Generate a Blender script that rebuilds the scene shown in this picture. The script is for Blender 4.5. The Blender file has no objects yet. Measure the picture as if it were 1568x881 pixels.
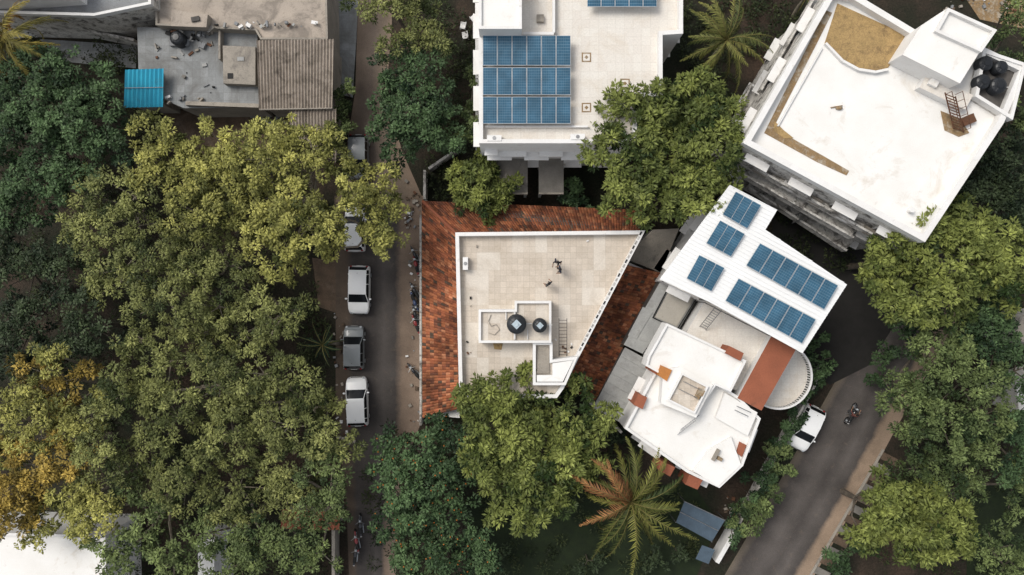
import bpy, math, random
import numpy as np
from mathutils import Vector, Matrix
random.seed(7); np.random.seed(7)
S=0.053; H=62.0; CX=784.0; CY=440.5
sc=bpy.context.scene
# survey coordinates: plan position of a point seen at map position (px,py) whose real height is h
def P(px,py,h=0.0):
    k=S*(H-h)/H
    return ((px-CX)*k,(CY-py)*k)
def PZ(px,py,h): x,y=P(px,py,h); return (x,y,h)
def PL(pts,h): return [P(a,b,h) for a,b in pts]
COL=sc.collection
# ------------------------------------------------------------------ materials
def ramp(nt,stops):
    r=nt.nodes.new('ShaderNodeValToRGB'); e=r.color_ramp.elements
    while len(e)<len(stops): e.new(0.5)
    for i,(p,c) in enumerate(stops):
        e[i].position=p; e[i].color=(c,c,c,1) if not hasattr(c,'__len__') else (*c,1)
    return r
def noise(nt,vec,scale,detail=4,rough=.55,dist=0):
    n=nt.nodes.new('ShaderNodeTexNoise'); n.inputs['Scale'].default_value=scale
    n.inputs['Detail'].default_value=detail; n.inputs['Roughness'].default_value=rough
    n.inputs['Distortion'].default_value=dist
    if vec is not None: nt.links.new(vec,n.inputs['Vector'])
    return n
def mix(nt,fac,a,b,mode='MIX'):
    m=nt.nodes.new('ShaderNodeMix'); m.data_type='RGBA'; m.blend_type=mode
    for i,v in ((0,fac),(6,a),(7,b)):
        if isinstance(v,bpy.types.NodeSocket): nt.links.new(v,m.inputs[i])
        elif i==0: m.inputs[0].default_value=v
        else: m.inputs[i].default_value=(*v,1)
    return m.outputs[2]
def base(name,rough=.8,metal=0,spec=.3):
    m=bpy.data.materials.new(name); m.use_nodes=True; nt=m.node_tree
    b=nt.nodes['Principled BSDF']; b.inputs['Roughness'].default_value=rough
    b.inputs['Metallic'].default_value=metal; b.inputs['Specular IOR Level'].default_value=spec
    tc=nt.nodes.new('ShaderNodeTexCoord')
    return m,nt,b,tc
def bump(nt,b,h,strength=.4,dist=.02):
    n=nt.nodes.new('ShaderNodeBump'); n.inputs['Strength'].default_value=strength; n.inputs['Distance'].default_value=dist
    nt.links.new(h,n.inputs['Height']); nt.links.new(n.outputs[0],b.inputs['Normal'])
def M(name,c1,c2=None,scale=1.2,rough=.8,metal=0,stain=None,samt=(.58,.72),sscale=.5,fine=.25,spec=.3,bmp=.2):
    m,nt,b,tc=base(name,rough,metal,spec)
    v=tc.outputs['Object']; c2=c2 or tuple(x*.8 for x in c1)
    n=noise(nt,v,scale,6,.6); r=ramp(nt,[(.35,0.),(.65,1.)]); nt.links.new(n.outputs[0],r.inputs[0])
    col=mix(nt,r.outputs[0],c1,c2)
    if stain:
        s=noise(nt,v,sscale,8,.72,.6); sr=ramp(nt,[(samt[0],0.),(samt[1],1.)]); nt.links.new(s.outputs[0],sr.inputs[0])
        col=mix(nt,sr.outputs[0],col,stain)
        s=noise(nt,v,sscale*4.5,6,.75,.3); sr=ramp(nt,[(samt[0]+.05,0.),(samt[1]+.05,.8)]); nt.links.new(s.outputs[0],sr.inputs[0])
        col=mix(nt,sr.outputs[0],col,tuple(x*.85 for x in stain))
    f=noise(nt,v,14,4,.7); fr=ramp(nt,[(.3,1-fine),(.7,1.)]); nt.links.new(f.outputs[0],fr.inputs[0])
    col=mix(nt,1.0,col,fr.outputs[0],'MULTIPLY')
    nt.links.new(col,b.inputs['Base Color'])
    if bmp: bump(nt,b,f.outputs[0],bmp,.02)
    return m
def brickmat(name,c1,c2,mort,w,h,msize=.012,rot=0,offset=0,stain=None,samt=(.5,.75),third=None,rough=.75):
    m,nt,b,tc=base(name,rough); mp=nt.nodes.new('ShaderNodeMapping'); mp.inputs['Rotation'].default_value=(0,0,rot)
    nt.links.new(tc.outputs['Object'],mp.inputs[0])
    br=nt.nodes.new('ShaderNodeTexBrick'); br.offset=offset; nt.links.new(mp.outputs[0],br.inputs['Vector'])
    for k,x in (('Color1',c1),('Color2',c2),('Mortar',mort)): br.inputs[k].default_value=(*x,1)
    br.inputs['Scale'].default_value=1; br.inputs['Brick Width'].default_value=w; br.inputs['Row Height'].default_value=h
    br.inputs['Mortar Size'].default_value=msize; br.inputs['Mortar Smooth'].default_value=.3
    col=br.outputs[0]
    if third:
        b2=nt.nodes.new('ShaderNodeTexBrick'); b2.offset=0; nt.links.new(mp.outputs[0],b2.inputs['Vector'])
        b2.inputs['Color1'].default_value=(0,0,0,1); b2.inputs['Color2'].default_value=(1,1,1,1); b2.inputs['Mortar'].default_value=(0,0,0,1)
        b2.inputs['Scale'].default_value=1; b2.inputs['Brick Width'].default_value=w*2; b2.inputs['Row Height'].default_value=h*3; b2.inputs['Mortar Size'].default_value=0
        rr=ramp(nt,[(.6,0.),(.8,.8)]); nt.links.new(b2.outputs[0],rr.inputs[0]); col=mix(nt,rr.outputs[0],col,third)
    if stain:
        s=noise(nt,tc.outputs['Object'],.45,8,.7,.8); sr=ramp(nt,[(samt[0],0.),(samt[1],.85)]); nt.links.new(s.outputs[0],sr.inputs[0])
        col=mix(nt,sr.outputs[0],col,stain)
    f=noise(nt,tc.outputs['Object'],9,5,.7); fr=ramp(nt,[(.3,.8),(.7,1.)]); nt.links.new(f.outputs[0],fr.inputs[0])
    col=mix(nt,1.0,col,fr.outputs[0],'MULTIPLY'); nt.links.new(col,b.inputs['Base Color']); bump(nt,b,f.outputs[0],.2)
    return m
def attrmat(name,rough=.6,trans=0,spec=.25):
    m,nt,b,tc=base(name,rough,0,spec); a=nt.nodes.new('ShaderNodeAttribute'); a.attribute_name='Col'
    nt.links.new(a.outputs['Color'],b.inputs['Base Color'])
    if trans:
        t=nt.nodes.new('ShaderNodeBsdfTranslucent'); nt.links.new(a.outputs['Color'],t.inputs[0])
        ms=nt.nodes.new('ShaderNodeMixShader'); ms.inputs[0].default_value=trans
        nt.links.new(b.outputs[0],ms.inputs[1]); nt.links.new(t.outputs[0],ms.inputs[2])
        nt.links.new(ms.outputs[0],nt.nodes['Material Output'].inputs[0])
    else:
        f=noise(nt,tc.outputs['Object'],7,5,.7); fr=ramp(nt,[(.3,.6),(.7,1.)]); nt.links.new(f.outputs[0],fr.inputs[0])
        g=noise(nt,tc.outputs['Object'],.7,6,.7); gr=ramp(nt,[(.4,(.50,.48,.45)),(.56,(1,1,1))]); nt.links.new(g.outputs[0],gr.inputs[0])
        c=mix(nt,1.0,a.outputs['Color'],fr.outputs[0],'MULTIPLY'); nt.links.new(mix(nt,1.0,c,gr.outputs[0],'MULTIPLY'),b.inputs['Base Color'])
    return m
LEAF=attrmat('foliage_leaf',.55,.2,.2); TILE=attrmat('terracotta_tile',.8)
WHITE=M('white_roof_paint',(.79,.775,.745),(.735,.715,.675),.5,.75,stain=(.58,.52,.44),samt=(.57,.74),sscale=.33,fine=.08)
WHITE2=M('white_wall_paint',(.76,.75,.73),(.70,.68,.65),.8,.7,stain=(.38,.34,.29),samt=(.60,.78),sscale=1.3,fine=.12)
WEATH=M('weathered_paint',(.66,.635,.59),(.54,.51,.46),.8,.8,stain=(.12,.11,.10),samt=(.48,.62),sscale=1.6,fine=.2)
CREAM=brickmat('cream_roof_tiles',(.74,.70,.635),(.70,.65,.585),(.62,.57,.50),.6,.6,.01,stain=(.58,.49,.38),samt=(.5,.85))
STILE=brickmat('stone_roof_tiles',(.62,.54,.45),(.53,.46,.38),(.44,.38,.31),.42,.42,.012,third=(.68,.62,.54),stain=(.40,.33,.25),samt=(.48,.85))
CONC=M('concrete',(.38,.34,.285),(.29,.26,.22),.7,.9,stain=(.15,.135,.12),samt=(.53,.7),sscale=.6,fine=.3)
SCREED=M('beige_screed',(.47,.40,.33),(.36,.31,.26),.35,.9,stain=(.25,.215,.18),samt=(.50,.64),sscale=.7,fine=.25)
CONC2=M('blue_grey_concrete',(.28,.29,.30),(.22,.22,.22),.9,.9,stain=(.12,.12,.12),samt=(.55,.7),sscale=.7,fine=.3)
PAVE=brickmat('grey_yard_paving',(.30,.31,.31),(.23,.24,.24),(.20,.20,.20),.6,.6,.012,stain=(.14,.135,.125),samt=(.42,.66))
DARKW=M('dark_wall',(.12,.11,.10),(.07,.065,.06),1,.9)
CORR=M('old_corrugated_sheet',(.42,.36,.30),(.29,.245,.20),1.5,.85,stain=(.15,.125,.10),samt=(.50,.66),sscale=1.,fine=.35)
SHEET=M('grey_metal_sheet',(.36,.36,.34),(.29,.29,.28),.6,.6,stain=(.20,.19,.18),samt=(.5,.75),sscale=.8,fine=.15)
TANR=M('tan_sheet',(.40,.37,.32),(.33,.31,.27),.6,.7,stain=(.22,.2,.17),fine=.15)
WSHEET=M('white_metal_sheet',(.78,.78,.77),(.74,.74,.73),.5,.5,stain=(.62,.61,.58),samt=(.6,.8),fine=.05)
BLUE=M('turquoise_sheet',(.035,.36,.52),(.03,.30,.45),.8,.5,stain=(.05,.22,.30),fine=.15)
TERRA=M('terracotta_paint',(.33,.11,.058),(.27,.09,.048),.8,.8,stain=(.20,.08,.045),fine=.25)
ORANGE=M('orange_paint',(.50,.20,.05),(.42,.17,.05),1,.7)
FRUITM=M('orange_fruit',(.45,.14,.02),None,5,.6,bmp=0)
GOLD=M('dry_grass_roof_bed',(.49,.33,.145),(.38,.26,.115),2.2,.95,stain=(.24,.16,.08),samt=(.50,.66),sscale=1.4,fine=.45)
FROND=M('frond_midrib',(.16,.13,.04),(.11,.10,.03),2,.8,bmp=0)
DIRT=M('dirt_deposit',(.33,.215,.105),(.24,.165,.09),2,.95,stain=(.46,.41,.33),samt=(.5,.65),sscale=1.5,fine=.4)
SOIL=M('soil',(.16,.11,.075),(.10,.072,.05),1.2,.95,stain=(.21,.16,.12),samt=(.52,.7),fine=.45)
LAWN=M('lawn',(.020,.032,.011),(.013,.021,.009),1.5,.95,fine=.5)
BLACKP=M('black_plastic',(.012,.014,.017),(.02,.022,.025),2,.4,spec=.4,bmp=0)
DARK=M('dark_rubber',(.015,.015,.015),None,2,.7,bmp=0)
STEEL=M('steel',(.35,.35,.35),(.28,.28,.28),3,.4,.8)
RUST=M('rusty_steel',(.16,.07,.035),(.10,.05,.03),3,.8)
ALU=M('aluminium_frame',(.55,.58,.61),None,2,.4,.3,bmp=0)
GLASSD=M('window_glass',(.008,.010,.012),None,2,.2,spec=.22,bmp=0)
LIDSHINE=M('tank_lid_reflection',(.50,.58,.62),(.35,.42,.46),6,.4)
FRAMEW=M('window_frame',(.6,.6,.58),None,2,.5)
BARK=M('bark',(.15,.125,.095),(.09,.075,.06),3,.9,fine=.4)
BARKP=M('pale_bark',(.33,.29,.22),(.22,.185,.14),3,.9,fine=.4)
TARP=M('blue_grey_tarp',(.09,.13,.17),(.07,.10,.13),1.5,.6,fine=.3)
SLATE=M('slate_slab',(.23,.21,.185),(.16,.15,.13),1,.8,stain=(.10,.09,.08))
def solarmat():
    m,nt,b,tc=base('solar_cells',.25,0,.35); br=nt.nodes.new('ShaderNodeTexBrick'); br.offset=0
    nt.links.new(tc.outputs['UV'],br.inputs['Vector']); br.inputs['Scale'].default_value=1
    for k,x in (('Color1',(.022,.080,.135)),('Color2',(.032,.098,.158)),('Mortar',(.12,.20,.26))): br.inputs[k].default_value=(*x,1)
    br.inputs['Brick Width'].default_value=1/6; br.inputs['Row Height'].default_value=.1; br.inputs['Mortar Size'].default_value=.007
    n=noise(nt,tc.outputs['Object'],.9,5); r=ramp(nt,[(.3,.72),(.7,1.25)]); nt.links.new(n.outputs[0],r.inputs[0])
    nt.links.new(mix(nt,1.0,br.outputs[0],r.outputs[0],'MULTIPLY'),b.inputs['Base Color']); return m
SOLAR=solarmat()
def roadmat(name,stops,dirtnoise=.05):
    m,nt,b,tc=base(name,.9); sep=nt.nodes.new('ShaderNodeSeparateXYZ'); nt.links.new(tc.outputs['UV'],sep.inputs[0])
    n=noise(nt,tc.outputs['Object'],.8,8,.7); ma=nt.nodes.new('ShaderNodeMath'); ma.operation='MULTIPLY_ADD'
    nt.links.new(n.outputs[0],ma.inputs[0]); ma.inputs[1].default_value=dirtnoise*4
    sub=nt.nodes.new('ShaderNodeMath'); sub.operation='SUBTRACT'; nt.links.new(sep.outputs[0],sub.inputs[0]); sub.inputs[1].default_value=dirtnoise*2
    nt.links.new(sub.outputs[0],ma.inputs[2]); r=ramp(nt,stops); nt.links.new(ma.outputs[0],r.inputs[0])
    p=noise(nt,tc.outputs['Object'],.35,6,.6); pr=ramp(nt,[(.35,.72),(.65,1.12)]); nt.links.new(p.outputs[0],pr.inputs[0])
    f=noise(nt,tc.outputs['Object'],16,3,.8); fr=ramp(nt,[(.3,.72),(.7,1.18)]); nt.links.new(f.outputs[0],fr.inputs[0])
    d=noise(nt,tc.outputs['Object'],1.7,8,.75,.5); dr=ramp(nt,[(.56,0.),(.72,.55)]); nt.links.new(d.outputs[0],dr.inputs[0])
    c=mix(nt,dr.outputs[0],r.outputs[0],(.16,.125,.095))
    c=mix(nt,1.0,c,pr.outputs[0],'MULTIPLY'); c=mix(nt,1.0,c,fr.outputs[0],'MULTIPLY')
    nt.links.new(c,b.inputs['Base Color']); bump(nt,b,f.outputs[0],.4,.01); return m
def groundmat():
    m,nt,b,tc=base('ground_soil',.95); v=tc.outputs['Object']
    n=noise(nt,v,.18,8,.65); r=ramp(nt,[(.38,(.014,.018,.009)),(.52,(.030,.024,.016)),(.70,(.075,.048,.034))]); nt.links.new(n.outputs[0],r.inputs[0])
    f=noise(nt,v,6,6,.75); fr=ramp(nt,[(.3,.35),(.7,1.4)]); nt.links.new(f.outputs[0],fr.inputs[0])
    nt.links.new(mix(nt,1.0,r.outputs[0],fr.outputs[0],'MULTIPLY'),b.inputs['Base Color']); bump(nt,b,f.outputs[0],.8,.06); return m
# ------------------------------------------------------------------ builders
def area(p): return sum(p[i][0]*p[(i+1)%len(p)][1]-p[(i+1)%len(p)][0]*p[i][1] for i in range(len(p)))/2
def ccw(p): return list(p) if area(p)>0 else list(p)[::-1]
def group(name,loc):
    e=bpy.data.objects.new(name,None); e.location=loc; e.empty_display_size=.5; COL.objects.link(e); return e
def adopt(o,par):
    if par is not None:
        o.parent=par; o.matrix_parent_inverse=Matrix.Translation(-Vector(par.location))
class MB:
    def __init__(s): s.v=[];s.f=[];s.m=[];s.mats=[]; s.uv={};s.col={}
    def mi(s,mat):
        if mat not in s.mats: s.mats.append(mat)
        return s.mats.index(mat)
    def face(s,pts,mat,uv=None,col=None):
        i=len(s.v); s.v+= [tuple(p) for p in pts]; s.f.append(tuple(range(i,i+len(pts)))); s.m.append(s.mi(mat))
        if uv: s.uv[len(s.f)-1]=uv
        if col: s.col[len(s.f)-1]=col
    def prism(s,poly,z0,z1,mat,top=None,bottom=True):
        p=ccw(poly); n=len(p)
        for i in range(n):
            a=p[i];b=p[(i+1)%n]; s.face([(a[0],a[1],z0),(b[0],b[1],z0),(b[0],b[1],z1),(a[0],a[1],z1)],mat)
        s.face([(x,y,z1) for x,y in p],top or mat)
        if bottom: s.face([(x,y,z0) for x,y in p[::-1]],mat)
    def box(s,cx,cy,w,d,rot,z0,z1,mat,top=None):
        c,sn=math.cos(rot),math.sin(rot)
        s.prism([(cx+c*x-sn*y,cy+sn*x+c*y) for x,y in ((-w/2,-d/2),(w/2,-d/2),(w/2,d/2),(-w/2,d/2))],z0,z1,mat,top)
    def wall(s,a,b,t,z0,z1,mat,shift=0,top=None):
        dx,dy=b[0]-a[0],b[1]-a[1]; L=math.hypot(dx,dy)
        if L<1e-4:return
        nx,ny=-dy/L,dx/L; o=shift
        s.prism([(a[0]+nx*(o-t/2),a[1]+ny*(o-t/2)),(b[0]+nx*(o-t/2),b[1]+ny*(o-t/2)),(b[0]+nx*(o+t/2),b[1]+ny*(o+t/2)),(a[0]+nx*(o+t/2),a[1]+ny*(o+t/2))],z0,z1,mat,top)
    def ring(s,poly,t,z0,z1,mat,cap=None):
        p=ccw(poly); q=offset(p,t); n=len(p); cap=cap or mat
        for i in range(n):
            j=(i+1)%n; a,b,c,d=p[i],p[j],q[j],q[i]
            s.face([(*a,z0),(*b,z0),(*b,z1),(*a,z1)],mat); s.face([(*c,z0),(*d,z0),(*d,z1),(*c,z1)],mat)
            s.face([(*a,z1),(*b,z1),(*c,z1),(*d,z1)],cap)
    def tube(s,p0,p1,r0,r1,mat,n=6,caps=True):
        p0=Vector(p0);p1=Vector(p1); d=(p1-p0)
        if d.length<1e-5:return
        d.normalize(); u=d.orthogonal().normalized(); w=d.cross(u)
        A=[p0+(u*math.cos(2*math.pi*i/n)+w*math.sin(2*math.pi*i/n))*r0 for i in range(n)]
        B=[p1+(u*math.cos(2*math.pi*i/n)+w*math.sin(2*math.pi*i/n))*r1 for i in range(n)]
        for i in range(n): j=(i+1)%n; s.face([A[i],A[j],B[j],B[i]],mat)
        if caps: s.face(A[::-1],mat); s.face(B,mat)
    def rev(s,cx,cy,prof,mat,n=24):
        for (r0,z0),(r1,z1) in zip(prof,prof[1:]):
            for i in range(n):
                a=2*math.pi*i/n;b=2*math.pi*(i+1)/n
                q=[(cx+r0*math.cos(a),cy+r0*math.sin(a),z0),(cx+r0*math.cos(b),cy+r0*math.sin(b),z0),(cx+r1*math.cos(b),cy+r1*math.sin(b),z1),(cx+r1*math.cos(a),cy+r1*math.sin(a),z1)]
                if r1<1e-3:q=q[:3]
                s.face(q,mat)
    def ell(s,c,r,mat,n=12,m=7):
        for j in range(m):
            t0=-math.pi/2+math.pi*j/m; t1=-math.pi/2+math.pi*(j+1)/m
            for i in range(n):
                a=2*math.pi*i/n;b=2*math.pi*(i+1)/n
                g=lambda t,x:(c[0]+r[0]*math.cos(t)*math.cos(x),c[1]+r[1]*math.cos(t)*math.sin(x),c[2]+r[2]*math.sin(t))
                q=[g(t0,a),g(t0,b),g(t1,b),g(t1,a)]
                if j==0:q=[q[0],q[2],q[3]]
                if j==m-1:q=q[:3]
                s.face(q,mat)
    def build(s,name,par=None,smooth=False,merge=False):
        me=bpy.data.meshes.new(name); me.from_pydata(s.v,[],s.f)
        for x in s.mats: me.materials.append(x)
        me.polygons.foreach_set('material_index',s.m)
        if s.uv:
            l=me.uv_layers.new(name='UVMap')
            for k,u in s.uv.items():
                st=me.polygons[k].loop_start
                for i,c in enumerate(u): l.data[st+i].uv=c
        if s.col:
            at=me.color_attributes.new('Col','FLOAT_COLOR','POINT')
            for k,c in s.col.items():
                for vi in s.f[k]: at.data[vi].color=(*c,1)
        if merge:
            import bmesh
            bm=bmesh.new(); bm.from_mesh(me); bmesh.ops.remove_doubles(bm,verts=bm.verts,dist=1e-4); bmesh.ops.recalc_face_normals(bm,faces=bm.faces); bm.to_mesh(me); bm.free()
        if smooth:
            me.polygons.foreach_set('use_smooth',[True]*len(me.polygons))
            try: me.set_sharp_from_angle(angle=math.radians(40))
            except Exception: pass
        me.update(); o=bpy.data.objects.new(name,me); COL.objects.link(o); adopt(o,par); return o
def offset(p,t):
    n=len(p); out=[]
    for i in range(n):
        a=Vector(p[i-1]);b=Vector(p[i]);c=Vector(p[(i+1)%n])
        d1=(b-a).normalized();d2=(c-b).normalized(); n1=Vector((-d1.y,d1.x));n2=Vector((-d2.y,d2.x))
        m=(n1+n2); k=t/max(.35,1+n1.dot(n2)); out.append(tuple(b+m*k))
    return out
def openings(mb,poly,floors,step=3.0,ww=1.3,chajja=True,skip=()):
    p=ccw(poly)
    for i in range(len(p)):
        if i in skip: continue
        a=Vector(p[i]);b=Vector(p[(i+1)%len(p)]); d=b-a; L=d.length
        if L<2.4: continue
        d.normalize(); nrm=Vector((d.y,-d.x)); n=max(1,int(L/step)); rot=math.atan2(d.y,d.x)
        for z in floors:
            for k in range(n):
                c=a+d*(L*(k+.5)/n)
                q=c+nrm*.03; mb.box(q.x,q.y,ww+.16,.06,rot,z,z+1.36,FRAMEW)
                q=c+nrm*.05; mb.box(q.x,q.y,ww,.06,rot,z+.08,z+1.28,GLASSD)
                q=c+nrm*.09; mb.box(q.x,q.y,.05,.05,rot,z+.08,z+1.28,FRAMEW)
                if chajja:
                    q=c+nrm*.28; mb.box(q.x,q.y,ww+.5,.56,rot,z+1.5,z+1.6,WHITE2)
def lerp(a,b,t): return tuple(a[i]+(b[i]-a[i])*t for i in range(len(a)))
def bil(q,u,v): return lerp(lerp(q[0],q[1],u),lerp(q[3],q[2],u),v)
def solar(name,par,q,nx,ny,legs=True):
    mb=MB(); g=.012
    for i in range(nx):
        for j in range(ny):
            u0=i/nx+g/nx*1.2;u1=(i+1)/nx-g/nx*1.2;v0=j/ny+g/ny;v1=(j+1)/ny-g/ny
            c=[bil(q,u0,v0),bil(q,u1,v0),bil(q,u1,v1),bil(q,u0,v1)]
            cc=c if area([(x,y) for x,y,z in c])>0 else c[::-1]; lo=[(x,y,z-.045) for x,y,z in cc]
            for k in range(4): mb.face([lo[k],lo[(k+1)%4],cc[(k+1)%4],cc[k]],ALU)
            mb.face(cc,ALU); mb.face(lo[::-1],ALU)
            e=.022; c2=[bil(q,u0+e/nx,v0+e*.6/ny),bil(q,u1-e/nx,v0+e*.6/ny),bil(q,u1-e/nx,v1-e*.6/ny),bil(q,u0+e/nx,v1-e*.6/ny)]
            uv=[(0,0),(1,0),(1,1),(0,1)]; c2=[(x,y,z+.004) for x,y,z in c2]
            if area([(x,y) for x,y,z in c2])<0: c2=c2[::-1];uv=uv[::-1]
            mb.face(c2,SOLAR,uv=uv)
    if legs:
        for u in (.08,.5,.92):
            for v in (.1,.9):
                x,y,z=bil(q,u,v); mb.tube((x,y,z-.5),(x,y,z-.05),.03,.03,STEEL)
    return mb.build(name,par)
def corrugated(mb,q,n,amp,mat,thick=.03):
    N=n*4
    for i in range(N):
        u0,u1=i/N,(i+1)/N; z0=amp*math.cos(2*math.pi*i/4);z1=amp*math.cos(2*math.pi*(i+1)/4)
        a=bil(q,u0,0);b=bil(q,u1,0);c=bil(q,u1,1);d=bil(q,u0,1)
        mb.face([(a[0],a[1],a[2]+z0),(b[0],b[1],b[2]+z1),(c[0],c[1],c[2]+z1),(d[0],d[1],d[2]+z0)],mat)
def ladder(mb,p0,p1,side,n,mat,r=.025):
    p0=Vector(p0);p1=Vector(p1);sd=Vector(side)
    mb.tube(p0-sd,p1-sd,r,r,mat);mb.tube(p0+sd,p1+sd,r,r,mat)
    for i in range(n):
        c=p0.lerp(p1,(i+.5)/n); mb.tube(c-sd,c+sd,r*.8,r*.8,mat)
def tank(name,par,cx,cy,z,r,h,lid=True):
    mb=MB(); pr=[(0,z),(r*.97,z)]
    k=5
    for i in range(k):
        a=z+h*.8*i/k;b=z+h*.8*(i+1)/k; pr+= [(r,a+.04),(r,b-.05),(r*.95,b-.02)]
    pr+=[(r*.93,z+h*.84),(r*.7,z+h*.93),(r*.42,z+h*.97),(r*.42,z+h*1.02),(.0001,z+h*1.03)]
    mb.rev(cx,cy,pr,BLACKP,28)
    if lid:
        mb.box(cx,cy,r*.72,r*.72,math.radians(45),z+h*1.02,z+h*1.07,LIDSHINE); mb.rev(cx,cy,[(r*.2,z+h*1.07),(r*.2,z+h*1.11),(.0001,z+h*1.12)],LIDSHINE,14)  # pale bluish diamond lid: reflection on the tank top put into its colour
    for i in range(8):
        a=i*math.pi/4+.2; mb.tube((cx+r*.45*math.cos(a),cy+r*.45*math.sin(a),z+h*.965),(cx+r*.88*math.cos(a),cy+r*.88*math.sin(a),z+h*.87),.03,.03,BLACKP,5)
    mb.tube((cx+r,cy,z+.15),(cx+r+.4,cy,z+.15),.03,.03,WHITE2); return mb.build(name,par,True)
def acunit(name,px,py,h,rot=0,par=None,s=1):
    x,y=P(px,py,h+.3); mb=MB(); mb.box(x,y,.9*s,.36*s,rot,h+.06,h+.66,WHITE2)
    mb.rev(x,y,[(.13,h+.664),(.12,h+.70),(.0001,h+.70)],STEEL,12)
    for sx in (-.3,.3): mb.box(x+sx*math.cos(rot),y+sx*math.sin(rot),.06,.4,rot,h,h+.06,DARK)
    return mb.build(name,par)
# ------------------------------------------------------------------ ground and roads
mb=MB(); g=400; mb.face([(-g,-g,0),(g,-g,0),(g,g,0),(-g,g,0)],groundmat()); mb.build('ground')
def ribbon(name,L,R,z,mat,n=60):
    def samp(pts,t):
        f=t*(len(pts)-1); i=min(int(f),len(pts)-2); return lerp(pts[i],pts[i+1],f-i)
    mb=MB(); M_=12
    for i in range(n):
        for j in range(M_):
            t0,t1=i/n,(i+1)/n;u0,u1=j/M_,(j+1)/M_
            g=lambda t,u:(*P(*lerp(samp(L,t),samp(R,t),u)),z)
            mb.face([g(t1,u0),g(t1,u1),g(t0,u1),g(t0,u0)],mat,uv=[(u0,t1*30),(u1,t1*30),(u1,t0*30),(u0,t0*30)])
    return mb.build(name)
asp=(.070,.061,.056); asl=(.100,.088,.080); drt=(.21,.155,.115); drd=(.10,.075,.056)
R1=roadmat('left_road_asphalt',[(0,drd),(.12,drd),(.2,asp),(.45,asp),(.55,asl),(.68,asp),(.76,drt),(1,(.25,.185,.14))],.035)
R0=roadmat('lane_dirt_asphalt',[(0,drt),(.15,(.17,.13,.10)),(.5,(.14,.11,.09)),(.8,(.18,.14,.105)),(1,drt)],.04)
R2=roadmat('right_road_asphalt',[(0,(.14,.115,.085)),(.06,(.12,.10,.08)),(.12,asp),(.35,asl),(.5,asp),(.62,asl),(.76,asp),(.82,(.28,.205,.145)),(1,(.34,.25,.18))],.025)
ribbon('road',[(512,300),(514,400),(514,520),(514,640),(530,760),(535,900)],[(648,300),(648,400),(648,520),(648,640),(615,720),(605,900)],.008,R1)
ribbon('road',[(549,-60),(547,40),(544,140),(530,230),(514,310)],[(600,-60),(600,40),(592,140),(615,230),(650,310)],.012,R0)
ribbon('road',[(1420,330),(1345,470),(1270,600),(1195,735),(1110,880),(1080,935)],[(1520,400),(1460,500),(1370,660),(1300,790),(1236,900),(1205,960)],.008,R2)
mb=MB(); mb.prism(PL([(503,-50),(551,-50),(546,60),(540,150),(505,140)],0),0,.1,PAVE); mb.build('pavement')
mb=MB()
for i in range(13):
    t=i/12; x0,y0=1352-t*112,692+t*190
    mb.prism(PL([(x0,y0),(x0+22,y0+11),(x0+17,y0+21),(x0-5,y0+10)],0),0,.12,SLATE if i%2 else SOIL)
a=P(1352,688);b=P(1236,888); mb.wall(a,b,.18,0,.14,CONC); mb.build('footpath')
mb=MB(); mb.prism(PL([(715,760),(1060,740),(1100,800),(1060,900),(715,900)],0),-.1,.02,LAWN); mb.build('lawn')
mb=MB(); mb.prism(PL([(1480,760),(1600,700),(1600,900),(1480,900)],0),-.1,.02,LAWN); mb.build('lawn')
mb=MB(); mb.prism(PL([(250,160),(445,165),(445,235),(300,240),(250,200)],0),-.1,.025,SOIL); mb.build('yard_soil')
mb=MB(); mb.prism(PL([(478,395),(516,400),(516,480),(488,470)],0),-.1,.006,SOIL); mb.build('leaf_litter')
mb=MB(); mb.prism(PL([(1440,-60),(1640,-60),(1640,60),(1500,30)],0),-.1,.03,DIRT); mb.build('bare_ground')
mb=MB(); mb.prism(PL([(1180,300),(1300,370),(1450,330),(1400,450),(1330,560),(1270,590),(1190,500)],0),-.1,.02,M('driveway_in_shade',(.016,.015,.013),(.022,.02,.018))); mb.build('driveway')  # tree shade over this ground is put into the near-black colour
# ------------------------------------------------------------------ house with terracotta verandah
hz=7.0; gA=group('terrace_house',(*P(790,480,hz),0))
A=PL([(698,357),(986,354),(886,545),(862,594),(852,608),(704,609)],hz)
mb=MB(); mb.prism(A,0,hz,WHITE2,STILE); openings(mb,A,(4.6,),3.4,chajja=False); mb.build('walls',gA)
mb=MB(); mb.ring(A,.26,hz,hz+.6,WHITE2,WHITE2)
a=Vector(P(986,354,hz+.6)); b=Vector(P(886,545,hz+.6))
for i in range(26):
    c=a.lerp(b,(i+.7)/27); d=(b-a).normalized(); c=c+Vector((d.y,-d.x))*.13
    mb.box(c.x,c.y,.26,.1,math.atan2(d.y,d.x),hz+.603,hz+.65,WEATH if i%3 else DARK)
mb.build('parapet',gA)
mb=MB(); st=PL([(733,474),(788,474),(788,461),(844,461),(844,525),(733,525)],hz+1.2)
mb.prism(st,hz+.01,hz+1.2,WHITE2,STILE); mb.ring(st,.17,hz+1.2,hz+1.45,WHITE2)
mb.wall(P(788,474,hz+1.3),P(788,520,hz+1.3),.12,hz+1.2,hz+1.4,WHITE2)
st2=PL([(816,524),(846,524),(846,551),(885,546),(866,590),(816,590)],hz+1.1)
mb.prism(st2,hz+.012,hz+.8,WHITE2,STILE); mb.ring(st2,.2,hz+.8,hz+1.15,WHITE2)
mb.prism(PL([(846,557),(878,552),(862,585),(822,585),(822,575),(846,575)],hz+1.3),hz+.9,hz+1.2,WHITE2,WHITE)
for i in range(6):
    mb.prism(PL([(822,530+i*7),(841,530+i*7),(841,537+i*7),(822,537+i*7)],hz+.9),hz+.8,hz+.84+.03*i,CONC)
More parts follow.
